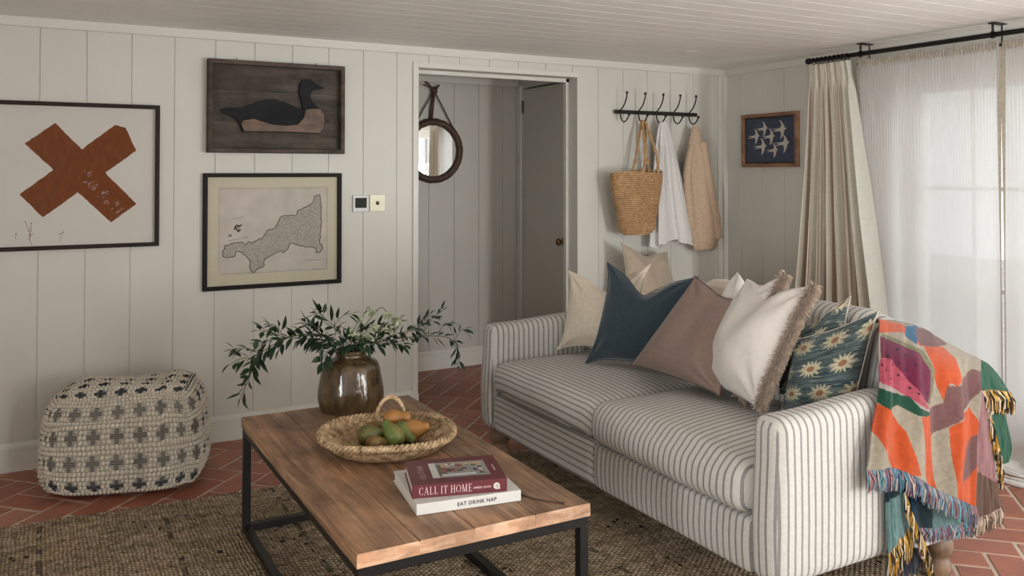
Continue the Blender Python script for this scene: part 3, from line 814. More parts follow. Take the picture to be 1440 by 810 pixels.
# woven shoulder basket hanging on the second hook
bx = 3.475; by = -.135
t = thing('basket_bag', 'woven straw shopping basket hanging from the second hook', 'bag', (bx, by, 1.0))
ZT, ZB = 1.405, 1.005
def bagr(f): return (lerp(.128, .205, sstep(-.1, 1.0, f)), lerp(.062, .092, f))
m = MB(); rows = 30; nn = 96
for i in range(rows+1):
    f = i/rows; z = lerp(ZB, ZT, f)
    a_, b_ = bagr(f)
    if f < .1: a_ *= math.sqrt(max(.05, 1-((.1-f)/.1)**2))*.35+.65; b_ *= math.sqrt(max(.05, 1-((.1-f)/.1)**2))*.4+.6
    pts = []; rs = []
    for k in range(nn):
        th = 2*PI*k/nn
        sag = -.018*math.cos(th)*0+(.012*math.sin(2*th)*f)
        pts.append((bx+a_*math.cos(th)+.012*f*math.sin(3*th), by+b_*math.sin(th), z+sag+.022*f*(-math.cos(th))*-1*.4))
        rs.append(.0068+.0022*math.sin(k*PI/1.5+i*1.9))
    m.tube(pts, rs, 6, closed=True)
m.lathe([(0, 0), (1, 0)], 40, Matrix.Translation((bx, by, ZB-.002)) @ Matrix.Diagonal((.085, .045, 1, 1)))
m.build('basket_body', M['raffia'], t, smooth=True)
hookp = (3.572, -.085, HZ-.068)
for yy in (-.075, .075):
    m = MB()
    for q in range(2):
        c = []
        for k in range(41):
            f = k/40
            base = catmull([(bx-.012+.02*(yy > 0), by+yy, ZT-.03), (bx+.028+.015*(yy > 0), by+yy*.8, ZT+.12), (hookp[0]-.016, hookp[1]+yy*.12, hookp[2]-.02), (hookp[0], hookp[1]+yy*.08, hookp[2]+.008), (hookp[0]+.016, hookp[1]+yy*.12, hookp[2]-.02), (bx+.118+.012*(yy > 0), by+yy*.8, ZT+.12), (bx+.135+.015*(yy > 0), by+yy*.75, ZT-.03)], 7)
        for k, p in enumerate(base):
            ph = k*1.1+q*PI
            c.append((p[0]+.005*math.cos(ph), p[1]+.005*math.sin(ph), p[2]))
        m.tube(c, .0065, 7)
    m.build('handle', M['raffia'], t, smooth=True)

# hanging clothes
def hanging(name, mat, x_top, y_top, z_top, keys, nf, amp, n=120, rows=60, seed=1, solid=.0012, hem=.012):
    """keys: (z, x_left, x_right, y_half) outline; a closed gathered tube of cloth"""
    rr = random.Random(seed)
    ks = catmull([(z, a, b_, h) for z, a, b_, h in keys], 12)
    phs = [rr.uniform(0, 2*PI) for _ in range(6)]
    m = MB()
    def fn(u, v):
        k = v*(len(ks)-1); i = min(int(k), len(ks)-2); f = k-i
        z, a, b_, h = (lerp(ks[i][q], ks[i+1][q], f) for q in range(4))
        th = 2*PI*u
        grow = min(1, v*2.2)
        fold = 1+amp*grow*(math.sin(nf*th+phs[0]+1.2*v)*.6+math.sin((nf*2-3)*th+phs[1]-v*2)*.3+.2*math.sin(5*th+phs[2]+6*v))
        fold2 = 1+.35*amp*grow*math.sin((nf+2)*th+phs[3])
        cxx = (a+b_)/2; r = (b_-a)/2
        zz = z+hem*sstep(.85, 1, v)*(math.sin(3*th+phs[4])+.5*math.sin(nf*th+phs[5]))
        return (cxx+r*math.cos(th)*fold2, min(y_top+h*math.sin(th)*fold, -.004), zz)
    m.grid(fn, n, rows, closeu=True)
    return m
m = hanging('shirt', M['shirt'], 3.725, -.085, 1.745, [(1.762, 3.722, 3.752, .010), (1.73, 3.705, 3.775, .02), (1.66, 3.690, 3.80, .03), (1.5, 3.675, 3.845, .042), (1.3, 3.655, 3.900, .05), (1.1, 3.65, 3.945, .055), (.93, 3.645, 3.985, .06)], 8, .5, seed=4, hem=.02)
o = m.build('hanging_shirt', M['shirt'], smooth=True)
tag(o, 'white crumpled cotton shirt hanging from the middle hook', 'shirt')
t = hanging('coat', M['coat'], 4.02, -.09, 1.735, [(1.735, 4.00, 4.035, .012), (1.70, 3.985, 4.055, .02), (1.6, 3.955, 4.09, .032), (1.45, 3.93, 4.125, .045), (1.25, 3.945, 4.16, .052), (1.05, 3.975, 4.20, .055), (.95, 3.99, 4.215, .055), (.885, 4.00, 4.19, .045), (.865, 4.03, 4.16, .03)], 5, .16, seed=8, hem=.004)
c = catmull([(4.055, -.11, 1.62), (4.085, -.12, 1.42), (4.125, -.12, 1.25), (4.165, -.115, 1.08), (4.185, -.11, .95)], 10)
t.tube(c, [lerp(.035, .045, i/(len(c)-1))*(1+.06*math.sin(i*1.1)) for i in range(len(c))], 16)
c = catmull([(3.975, -.10, 1.60), (3.94, -.11, 1.5), (3.925, -.11, 1.38), (3.945, -.10, 1.2), (3.975, -.09, 1.02)], 10)
t.tube(c, [lerp(.022, .034, i/(len(c)-1))*(1+.08*math.sin(i*1.4)) for i in range(len(c))], 14)
o = t.build('hanging_coat', M['coat'], smooth=True)
tag(o, 'tan woollen jacket hanging from the rightmost hook', 'coat')

# ------------------------------------------------------------------ bench and cushion under the hooks
t = thing('bench', 'low wooden bench under the coat hooks behind the sofa', 'bench', (3.7, -.25, 0))
m = MB(); m.box(3.25, 4.25, -.42, -.04, .41, .45, b=.004); m.build('bench_top', M['benchwood'], t)
for x in (3.29, 4.16):
    for y in (-.40, -.11):
        m = MB(); m.box(x, x+.05, y, y+.05, 0, .41, b=.003); m.build('leg', M['benchwood'], t)

# ------------------------------------------------------------------ cushions
def pillow(name, TL, TR, BR, BL, T, mat, label, chop=.0, edge=.05, n=70, colfn=None, seed=1, wr=.011, pipe=None, sides=None, ftop=0, sag=.3, k=2.4, ear=3.4, grp='cushions along the sofa'):
    TL, TR, BR, BL = map(Vector, (TL, TR, BR, BL))
    nrm = (TR-TL).cross(BL-TL).normalized()
    so = Vector((seed*3.1, seed*1.7, seed*.9))
    def base(u, v):
        us = 2*u-1; vs_ = 2*v-1
        uu = .5+.5*us*(1-edge*2*(1-abs(vs_)**ear))
        vv = .5+.5*vs_*(1-edge*2*(1-abs(us)**ear))
        if chop: vv += chop*math.exp(-(us/.42)**2)*(1-v)**1.5
        return (TL*(1-uu)*(1-vv)+TR*uu*(1-vv)+BR*uu*vv+BL*(1-uu)*vv)
    def thick(u, v):
        us = 2*u-1; vs_ = 2*v-1
        e = max(0, (1-abs(us)**k)*(1-abs(vs_)**k))
        t_ = T*e**.62
        if chop: t_ *= 1-.35*math.exp(-(us/.35)**2)*(1-v)**1.2*min(1, v*5)
        return t_*(1+sag*(v-.5))
    def wrk(u, v, s):
        p = Vector((u*3.2, v*3.2, s*7))+so
        w = noise.noise(p)*wr*1.2
        # radial creases from the corners
        for (cu, cv) in ((0, 0), (1, 0), (1, 1), (0, 1)):
            du, dv = u-cu, v-cv; d = math.hypot(du, dv)
            if d > 1e-4: w += wr*.9*math.sin(math.atan2(dv, du)*9+cu*2+cv*3+seed)*math.exp(-(d/.28)**2)*min(1, d*6)
        return w*min(1, 16*u*(1-u))*min(1, 16*v*(1-v))
    m = MB()
    for s in (1, -1):
        m.grid(lambda u, v: base(u, v)+nrm*s*(thick(u, v)+wrk(u, v, s)), n, n, colfn=(lambda u, v: colfn(u, v, s)) if colfn else None)
    o = m.build(name, mat, smooth=True, weld=.0004, recalc=True)
    tag(o, label, 'cushion', grp)
    per = [base(i/n, 0) for i in range(n)]+[base(1, i/n) for i in range(n)]+[base(1-i/n, 1) for i in range(n)]+[base(0, 1-i/n) for i in range(n)]
    if pipe:
        p = MB(); p.tube(per, .0032, 6, closed=True); p.build('piping', pipe, o, smooth=True)
    if sides:
        q = MB(); r2 = random.Random(seed)
        for sd in sides:
            for i in range(3600):
                f = r2.random()
                if sd == 'R': p0 = base(1, f); od = (TR-TL).normalized()
                elif sd == 'L': p0 = base(0, f); od = (TL-TR).normalized()
                elif sd == 'T': p0 = base(f, 0); od = (TL-BL).normalized()
                else: p0 = base(f, 1); od = (BL-TL).normalized()
                ang = r2.uniform(-1.5, 1.5)
                d = (od*math.cos(ang)+nrm*math.sin(ang)+Vector((r2.uniform(-.4, .4), r2.uniform(-.4, .4), r2.uniform(-.5, .3)))).normalized()
                Lh = r2.uniform(.018, .038)
                mid = p0+d*Lh*.55+Vector((0, 0, .001)); end = p0+d*Lh+Vector((r2.uniform(-.004, .004), r2.uniform(-.004, .004), -.004))
                q.tube([p0, mid, end], [.0019, .0017, .0008], 3, cap=False)
        q.build('fringe', M['fur'], o)
    return o
pillow('cushion', (3.325, -.16, .955), (3.74, -.12, .875), (3.75, -.27, .475), (3.29, -.29, .475), .07, M['beige_f'],
       'beige linen cushion standing against the wall under the hooks', chop=.09, seed=2, pipe=M['piping_c'], grp='spare cushion')

# ------------------------------------------------------------------ sofa
SF = 1.935; YF = -.885; YN = -2.85; AT = .125
sofa = thing('sofa', 'two seat sofa upholstered in cream and grey ticking stripe', 'sofa', (2.38, (YF+YN)/2, 0))
def softbox(x0, x1, y0, y1, z0, z1, r, n=(20, 28, 12), deform=None):
    """rounded box as six welded grids"""
    m = MB()
    c = Vector(((x0+x1)/2, (y0+y1)/2, (z0+z1)/2)); h = Vector(((x1-x0)/2, (y1-y0)/2, (z1-z0)/2))
    def mp(p):
        q = Vector(p)
        inn = Vector([max(-h[k]+r, min(h[k]-r, q[k])) for k in range(3)])
        d = q-inn
        if d.length > 1e-9:
            d = d.normalized()*r
        o = c+inn+d
        return deform(o) if deform else o
    def cs(t, hh):  # cluster samples near the edges
        k = 2*t-1
        return hh*(abs(k)**.75)*(1 if k >= 0 else -1)
    for ax in range(3):
        a1, a2 = [k for k in range(3) if k != ax]
        for s in (-1, 1):
            def fn(u, v):
                p = [0, 0, 0]; p[ax] = s*h[ax]; p[a1] = cs(u, h[a1]); p[a2] = cs(v, h[a2]); return mp(p)
            m.grid(fn, n[a1], n[a2])
    return m
def build_soft(m, name, uvf, mat=None, parent=None):
    return m.build(name, mat or M['tick'], parent, smooth=True, weld=.0005, recalc=True, uvfn=uvf)
# arms
def arm(y0, y1, out):
    def df(p):
        f = (p.x-SF)/.55
        if p.z > .45: p.z += .022*sstep(.15, 1, f)*(p.z-.45)/.2
        # gentle shaping of the outer face
        w = math.sin((p.z-.16)/.5*PI)
        if (p.y-(y0+y1)/2)*out > 0: p.y += out*(.004*w)
        if p.x < SF+.1: p.x += .012*math.sin((p.z-.16)/.5*PI*1.6)*-.6
        return p
    m = softbox(SF, 2.50, y0, y1, .158, .664, .046, (24, 14, 24), df)
    def uv(co, n):
        return (co.y, co.z) if abs(n.x) > .72 else (co.x+.004, co.z+co.y)
    return build_soft(m, 'armrest', uv, parent=sofa)
arm(YN, YN+AT, -1); arm(YF-AT, YF, 1)
# front rails
YSP = -1.86
def rail(y0, y1, far):
    def df(p):
        if p.x < SF+.2: p.x -= .008*math.sin((p.z-.155)/.18*PI)
        return p
    m = softbox(SF+.016, 2.5, y0, y1, .158, .335, .02, (10, 30, 14), df)
    return build_soft(m, 'front_rail', (lambda c, n: (c.x+c.z, c.y)) if far else (lambda c, n: (c.y, c.z)), parent=sofa)
rail(YSP, YF-AT, True); rail(YN+AT, YSP, False)
# seat cushions
def seat(y0, y1, far):
    cy_ = (y0+y1)/2; hy = (y1-y0)/2
    def df(p):
        fy = (p.y-cy_)/hy; fx = (p.x-SF)/.66
        crown = (1-abs(fy)**2.5)*math.sin(max(0, min(1, fx))*PI)**.6
        if p.z > .42: p.z += (.035 if far else .042)*crown*(p.z-.36)/.14
        if p.x < SF+.1: p.x -= .024*(1-abs(fy)**4)*math.sin(max(0, min(1, (p.z-.33)/.16))*PI)
        p.z += .004*noise.noise(p*5)
        p.x += .003*noise.noise(p*7+Vector((3, 1, 2)))
        return p
    m = softbox(SF-.012+(.014 if far else 0), 2.60, y0+.003, y1-.003, .338, .492 if far else .50, .055, (34, 34, 18), df)
    if far: uv = lambda c, n: (c.x+c.z*.9, c.y)
    else: uv = lambda c, n: (c.y+.01, c.z)
    o = build_soft(m, 'seat_cushion', uv, parent=sofa)
    # top and bottom seams
    return o
seat(YSP, YF-AT, True); seat(YN+AT, YSP, False)
# backrest
def back_h(y):
    return .665+.235*sstep(-.90, -1.55, y)-.115*sstep(-2.5, -2.9, y)
mb = MB()
NV = 70; prof_n = 30
def backfn(u, v):
    y = lerp(YF, YN, v)
    h = back_h(y)
    # profile from front-bottom, up, over the top, down the rear
    s = u
    xf0, xf1, xr = 2.50, 2.645, 2.835
    if s < .45:
        f = s/.45; z = lerp(.16, h-.07, f); x = lerp(xf0, xf1, max(0, (z-.35)/.5))
    elif s < .6:
        f = (s-.45)/.15; a = PI*f
        xm = (lerp(xf0, xf1, max(0, (h-.07-.35)/.5))+xr-.02)/2; rx = (xr-.02-lerp(xf0, xf1, max(0, (h-.07-.35)/.5)))/2
        x = xm-rx*math.cos(a); z = h-.07+.07*math.sin(a)
    else:
        f = (s-.6)/.4; z = lerp(h-.07, .16, f); x = xr-.02*(1-min(1, f*4))
    e = min((v)*22, (1-v)*22, 1)
    pull = (1-math.sqrt(1-(1-e)**2))*.03
    x = lerp(x, (xf1+xr)/2, pull*2); z -= pull*.8*(1 if z > .3 else 0)
    return (x, y, z)
mb.grid(backfn, prof_n*2, NV)
# end caps
for v in (0, 1):
    ring = [backfn(i/(prof_n*2), v) for i in range(prof_n*2+1)]
    mb.add(ring, [tuple(range(len(ring)))])
build_soft(mb, 'backrest', lambda c, n: ((c.z*.9+c.x, c.y) if c.y > YSP else (c.y, c.z)) if abs(n.y) < .8 else (c.x, c.z), parent=sofa)
# seat deck between rail and back (underside)
m = MB(); m.box(SF+.08, 2.80, YN+.03, YF-.03, .165, .33); m.build('seat_deck', M['tick'], sofa, uvfn=lambda c, n: (c.y, c.z))
for (x, y) in ((2.755, YN+.06), (2.70, YF-.06), (SF+.08, YN+.07), (SF+.08, YF-.07)):
    m = MB(); m.lathe([(0, 0), (.030, 0), (.036, .012), (.046, .035), (.048, .055), (.040, .070), (.034, .076), (.047, .090), (.053, .110), (.053, .130), (.046, .148), (.038, .155), (.046, .160), (.046, .17), (0, .17)], 28, Matrix.Translation((x, y, 0)))
    m.build('leg', M['legwood'], sofa, smooth=True)

# cushions along the sofa
pillow('cushion', (2.37, -1.02, .912), (2.60, -1.40, .965), (2.52, -1.42, .545), (2.30, -1.02, .515), .075, M['cream_f'],
       'cream linen cushion at the far end of the sofa beside the armrest', chop=.22, seed=3, pipe=M['cream_f'], edge=.075, ear=4)
pillow('cushion', (2.36, -1.38, .985), (2.55, -1.80, .950), (2.46, -1.74, .530), (2.24, -1.37, .520), .078, M['blue_f'],
       'dark blue velvet cushion between the cream and taupe cushions', chop=.20, seed=5, pipe=M['blue_f'], edge=.075, ear=3.2)
pillow('cushion', (2.47, -1.87, .965), (2.52, -2.20, .885), (2.24, -2.27, .575), (2.27, -1.68, .572), .098, M['taupe_f'],
       'taupe brown linen cushion leaning in the middle of the sofa', chop=.05, seed=6, pipe=M['piping_d'], edge=.035)
pillow('cushion', (2.66, -1.92, .98), (2.57, -2.28, 1.01), (2.28, -2.33, .575), (2.38, -1.92, .575), .085, M['white_f'],
       'white fringed cushion tucked behind the front white fringed one', chop=.22, seed=7, sides=['R'])
pillow('cushion', (2.58, -2.06, .97), (2.494, -2.49, .995), (2.20, -2.50, .585), (2.31, -2.12, .580), .122, M['white_f'],
       'white cushion with brown fringed edges, in front of its twin', chop=.16, seed=8, sides=['R'], edge=.03, k=2.0)
C_TEAL = [srgb(70, 86, 88), srgb(94, 110, 108), srgb(52, 68, 74), srgb(146, 152, 140)]
C_CRM = srgb(190, 182, 154); C_TAN = srgb(150, 108, 80)
def ikat(u, v, s, off=(0, 0)):
    u = u+off[0]; v = v+off[1]
    st = noise.noise(Vector((u*3.0, v*62, 1.5)))
    c = C_TEAL[0]
    t_ = st*.5+.5
    c = tuple(lerp(C_TEAL[2][k], C_TEAL[1][k], sstep(.2, .8, t_)) for k in range(3))
    if noise.noise(Vector((u*5+4, v*80, 7))) > .42: c = C_TEAL[3]
    # flowers on a staggered lattice, horizontally feathered petals
    gu, gv = .40, .30
    j = math.floor(v/gv); fu = (u+.5*gu*(j % 2))/gu; i = math.floor(fu)
    x = (fu-i-.5)*gu; y = (v/gv-j-.5)*gv
    a = math.atan2(y, x); r = math.hypot(x*.72, y*1.0)
    jit = .020*noise.noise(Vector((y*190, i*3+j*7, 3)))
    pr_ = .076+.022*math.cos(12*a)+jit*(1+abs(math.cos(a)))+.014*abs(math.cos(a))
    if r < pr_: c = C_CRM
    rc = math.hypot(x*.8, y*1.1)
    if rc < .036: c = C_TAN
    elif rc < .042: c = tuple(lerp(C_CRM[k], C_TAN[k], .5) for k in range(3))
    return c
pillow('cushion', (2.57, -2.33, .79), (2.60, -2.565, .957), (2.50, -2.57, .58), (2.49, -2.32, .56), .07, M['attrf'],
       'teal flower patterned cushion half hidden at the back, its tip rising', colfn=lambda u, v, s: ikat(u, v, s, (.1, .12)), n=170, seed=9, pipe=M['piping_c'], edge=.03, chop=.03)
pillow('cushion', (2.44, -2.44, .79), (2.578, -2.70, .925), (2.44, -2.70, .575), (2.40, -2.42, .535), .108, M['attrf'],
       'teal flower patterned cushion in front, against the near armrest', colfn=ikat, n=190, seed=10, pipe=M['piping_c'], edge=.025, chop=.02)

# cream throw folded over the back
mb = MB()
def thr(u, v):
    y = lerp(-1.70, -2.12, u)+.006*math.sin(v*9); h = back_h(y)
    path = [(2.60, h-.30), (2.625, h-.18), (2.642, h-.06), (2.665, h-.010), (2.72, h+.012), (2.78, h+.008), (2.835, h-.035), (2.848, h-.12), (2.850, h-.30)]
    k = v*(len(path)-1); i = min(int(k), len(path)-2); f = k-i
    x = lerp(path[i][0], path[i+1][0], f); z = lerp(path[i][1], path[i+1][1], f)
    if v < .35: x -= .012
    return (x+.003*noise.noise(Vector((u*9, v*9, 0))), y, z+.003*noise.noise(Vector((u*8, v*8, 4))))
mb.grid(thr, 50, 60)
o = mb.build('throw_blanket', M['throw'], smooth=True)
md = o.modifiers.new('thickness', 'SOLIDIFY'); md.thickness = .008; md.offset = 1
tag(o, 'plain cream throw folded over the back of the sofa', 'blanket')

# patterned fringed blanket over the near back corner of the sofa
C = dict(cream=srgb(165, 155, 136), orange=srgb(200, 84, 36), orange2=srgb(188, 78, 40), blue=srgb(28, 100, 140), mauve=srgb(118, 82, 80),
         magenta=srgb(108, 24, 62), pink=srgb(176, 78, 94), rind=srgb(120, 120, 88), pale=srgb(170, 160, 150), green=srgb(22, 74, 54),
         black=srgb(30, 18, 20), brown=srgb(88, 62, 46), lpink=srgb(150, 108, 108), teal=srgb(104, 138, 136), navy=srgb(18, 60, 84), dteal=srgb(16, 44, 52), dgreen=srgb(14, 82, 58))
C = {k: tuple(q*.74 for q in v) for k, v in C.items()}
PAT = [  # later entries lie on top; coordinates are the weaving layout
    ('orange', [(1225, 445), (1262, 455), (1285, 468), (1302, 489), (1290, 487), (1262, 468), (1225, 470)]),
    ('blue', [(1268, 460), (1290, 458), (1292, 470), (1282, 484), (1266, 472)]),
    ('mauve', [(1284, 462), (1300, 462), (1328, 484), (1310, 489), (1290, 486), (1282, 474)]),
    ('orange', [(1296, 488), (1320, 488), (1340, 505), (1352, 533), (1340, 541), (1330, 538), (1325, 566), (1315, 540), (1308, 510)]),
    ('rind', [(1236, 470), (1262, 480), (1296, 494), (1313, 520), (1311, 548), (1304, 568), (1280, 560), (1236, 520)]),
    ('magenta', [(1234, 474), (1258, 484), (1290, 497), (1306, 522), (1305, 548), (1299, 566), (1275, 545), (1236, 515)]),
    ('pink', [(1226, 520), (1236, 502), (1252, 505), (1280, 543), (1303, 574), (1293, 574), (1258, 548), (1224, 534)]),
    ('pale', [(1222, 532), (1258, 547), (1293, 573), (1304, 575), (1304, 581), (1290, 579), (1256, 553), (1222, 540)]),
    ('green', [(1218, 539), (1256, 553), (1276, 558), (1284, 572), (1304, 579), (1303, 584), (1284, 583), (1262, 570), (1250, 577), (1232, 566), (1216, 556)]),
    ('orange', [(1216, 562), (1232, 567), (1252, 577), (1272, 605), (1292, 668), (1262, 668), (1240, 620), (1226, 604)]),
    ('orange2', [(1216, 600), (1226, 570), (1238, 575), (1244, 640), (1232, 612)]),
    ('orange', [(1286, 584), (1308, 583), (1312, 640), (1322, 700), (1309, 695), (1298, 640)]),
    ('mauve', [(1303, 575), (1324, 566), (1327, 542), (1345, 541), (1368, 520), (1378, 523), (1377, 548), (1366, 567), (1340, 593), (1309, 614)]),
    ('orange', [(1331, 601), (1366, 573), (1378, 600), (1378, 720), (1340, 706), (1336, 655)]),
    ('mauve', [(1345, 668), (1352, 642), (1370, 612), (1378, 612), (1378, 640), (1364, 670), (1350, 680)]),
]
SEEDS = [(1243, 484), (1258, 492), (1270, 500), (1282, 512), (1292, 524), (1272, 520), (1288, 540), (1298, 552), (1247, 500), (1262, 510), (1236, 512), (1243, 520), (1250, 532), (1262, 528), (1254, 513), (1275, 545), (1283, 552), (1290, 566), (1229, 525)]
def patcol(x, y):
    c = C['cream']
    for nme, poly in PAT:
        if inpoly(x, y, poly): c = C[nme]
    for sx, sy in SEEDS:
        if (x-sx)**2+((y-sy)*.8)**2 < 2.2: c = C['black']
    return c
def ctrl_surface(ctrl, nu, nv):
    """ctrl rows of (px,py,X,Y,Z) -> dense Catmull-Rom lattice"""
    rows = [catmull(r, nu) for r in ctrl]
    cols = [catmull([r[i] for r in rows], nv) for i in range(len(rows[0]))]
    return [[cols[i][j] for i in range(len(cols))] for j in range(len(cols[0]))]
def cloth(mb, ctrl, colf, nu=34, nv=34, fold=.010, seed=0, mi=0):
    Lt = ctrl_surface(ctrl, nu, nv)
    nj, ni = len(Lt), len(Lt[0])
    vs = []; cs = []
    for j in range(nj):
        for i in range(ni):
            a = Lt[j][i]; p = Vector(a[2:5])
            hang = sstep(0, 1, j/nj*1.6)
            w = noise.noise(Vector((i/ni*6+seed, j/nj*1.4, seed)))*fold*1.8*hang + noise.noise(Vector((i/ni*14+seed, j/nj*5, seed+5)))*fold*.5
            p.y -= w+fold*.3; p.x += noise.noise(Vector((i/ni*5, j/nj*4, seed+9)))*fold*.4
            vs.append(p); cs.append(colf(a[0], a[1]))
    fs = [(j*ni+i, j*ni+i+1, (j+1)*ni+i+1, (j+1)*ni+i) for j in range(nj-1) for i in range(ni-1)]
    mb.add(vs, fs, mi, cs)
    return [[vs[j*ni+i] for i in range(ni)] for j in range(nj)]
def fringe(mb, line, length, colors, n=240, seed=1, out=(0, -1, 0), spread=.35, r=.0022):
    rr = random.Random(seed); out = Vector(out)
    for k in range(n):
        f = k/(n-1)*(len(line)-1); i = min(int(f), len(line)-2); p = Vector(line[i]).lerp(Vector(line[i+1]), f-i)
        tl = (Vector(line[min(i+1, len(line)-1)])-Vector(line[i])).normalized()
        Lh = length*rr.uniform(.75, 1.1)
        d = (Vector((0, 0, -1))+tl*rr.uniform(-spread, spread)+out*rr.uniform(-.05, spread)).normalized()
        mid = p+d*Lh*.5+out*rr.uniform(0, .006); end = p+(d*.55+Vector((0, 0, -.5)))*Lh+tl*rr.uniform(-.008, .008)
        mb.tube([p+out*.001, mid, end], [r, r*1.1, r*.6], 4, cap=False, col=rr.choice(colors))
CW = [srgb(110, 160, 168), srgb(165, 120, 125), srgb(95, 110, 140), srgb(190, 175, 165), srgb(80, 130, 145), srgb(120, 70, 85), srgb(70, 80, 100)]
CY = [srgb(200, 160, 70), srgb(30, 24, 26), srgb(225, 210, 180), srgb(40, 34, 34), srgb(170, 120, 40)]
CB = [srgb(215, 200, 180), srgb(70, 50, 44), srgb(180, 160, 140), srgb(110, 88, 76)]
bl = thing('patterned_blanket', 'colourful fringed blanket in orange, magenta and green over the sofa corner', 'blanket', (2.62, -2.90, .15))
# rows: on the back top (hidden), crest, hanging front
main = [
 [(1234, 440, 2.57, -2.63, .862), (1262, 447, 2.66, -2.63, .870), (1299, 456, 2.75, -2.64, .864), (1335, 475, 2.83, -2.68, .80), (1372, 490, 2.90, -2.74, .70)],
 [(1233, 450, 2.570, -2.700, 0.893), (1262, 457, 2.666, -2.710, 0.870), (1299, 466, 2.767, -2.740, 0.843), (1335, 485, 2.852, -2.780, 0.794), (1372, 503, 2.941, -2.820, 0.747)],
 [(1231, 500, 2.435, -2.800, 0.802), (1262, 503, 2.492, -2.840, 0.797), (1300, 508, 2.595, -2.865, 0.779), (1342, 518, 2.716, -2.890, 0.747), (1377, 530, 2.836, -2.900, 0.707)],
 [(1230, 562, 2.360, -2.855, 0.679), (1262, 570, 2.418, -2.895, 0.663), (1303, 575, 2.555, -2.900, 0.635), (1345, 580, 2.688, -2.915, 0.610), (1375, 588, 2.803, -2.915, 0.575)],
 [(1224, 612, 2.301, -2.885, 0.583), (1262, 620, 2.403, -2.905, 0.555), (1304, 632, 2.543, -2.910, 0.508), (1342, 645, 2.667, -2.920, 0.462), (1371, 655, 2.776, -2.920, 0.421)],
 [(1218, 661, 2.268, -2.895, 0.483), (1262, 660, 2.395, -2.910, 0.469), (1304, 680, 2.534, -2.915, 0.401), (1338, 698, 2.650, -2.920, 0.341), (1368, 711, 2.763, -2.920, 0.290)],
]
m = MB(); Lm = cloth(m, main, patcol, 46, 46, .014, 2)
o = wp = m.build('woven_panel', M['attrf'], bl, smooth=True)
md = o.modifiers.new('thickness', 'SOLIDIFY'); md.thickness = .005; md.offset = 0
f = MB(); fringe(f, Lm[-1], .065, CW, 420, 3); f.build('fringe', M['attrf'], wp)
# teal and navy lower layer under the panel
def lowcol(x, y):
    if x < 1262: return C['teal'] if (y-690) > (1262-x)*-.4+8 or y > 712 else C['dteal']
    if x < 1284: return C['navy']
    if x < 1306: return C['dteal']
    return C['teal']
low1 = [
 [(1243, 650, 2.383, -2.870, 0.481), (1262, 650, 2.442, -2.875, 0.473), (1276, 650, 2.497, -2.870, 0.463)],
 [(1244, 690, 2.383, -2.872, 0.392), (1258, 695, 2.413, -2.885, 0.379), (1274, 700, 2.482, -2.875, 0.352)],
 [(1246, 745, 2.385, -2.874, 0.268), (1260, 738, 2.419, -2.885, 0.281), (1276, 722, 2.488, -2.875, 0.301)],
 [(1247, 778, 2.388, -2.874, 0.193), (1262, 760, 2.425, -2.885, 0.230), (1278, 742, 2.495, -2.875, 0.254)],
]
m = MB(); L1 = cloth(m, low1, lambda x, y: C['teal'] if y > 690+(1272-x)*.6 else C['dteal'], 30, 30, .006, 4)
low2 = [
 [(1275, 650, 2.504, -2.862, 0.459), (1310, 660, 2.622, -2.868, 0.419), (1340, 675, 2.732, -2.870, 0.365), (1368, 690, 2.817, -2.885, 0.319)],
 [(1278, 700, 2.514, -2.862, 0.342), (1310, 706, 2.621, -2.868, 0.311), (1340, 715, 2.730, -2.870, 0.270), (1368, 722, 2.816, -2.885, 0.242)],
 [(1284, 742, 2.534, -2.862, 0.241), (1312, 742, 2.627, -2.868, 0.225), (1340, 738, 2.729, -2.870, 0.215), (1366, 734, 2.807, -2.885, 0.215)],
]
L2 = cloth(m, low2, lambda x, y: (C['navy'] if x < 1288 else C['dteal'] if x < 1310 else C['teal']), 26, 26, .006, 6)
o = ul = m.build('under_layer', M['attrf'], bl, smooth=True)
md = o.modifiers.new('thickness', 'SOLIDIFY'); md.thickness = .004; md.offset = 0
f = MB(); fringe(f, L1[-1], .075, CY, 190, 5); f.build('fringe', M['attrf'], ul)
f = MB(); fringe(f, L2[-1], .045, CW, 260, 6); f.build('fringe', M['attrf'], ul); f = MB()
fringe(f, [(2.448, -2.895, .383), (2.479, -2.9, .304), (2.524, -2.9, .227), (2.569, -2.89, .168), (2.586, -2.885, .116)], .06, CY, 200, 7, r=.0028)
f.build('fringe', M['attrf'], ul); f = MB()
fringe(f, [(2.406, -2.86, .191), (2.458, -2.86, .187), (2.557, -2.86, .171)], .08, [srgb(60, 66, 80), srgb(90, 96, 110), srgb(50, 44, 50)], 120, 8)
f.build('fringe', M['attrf'], ul)
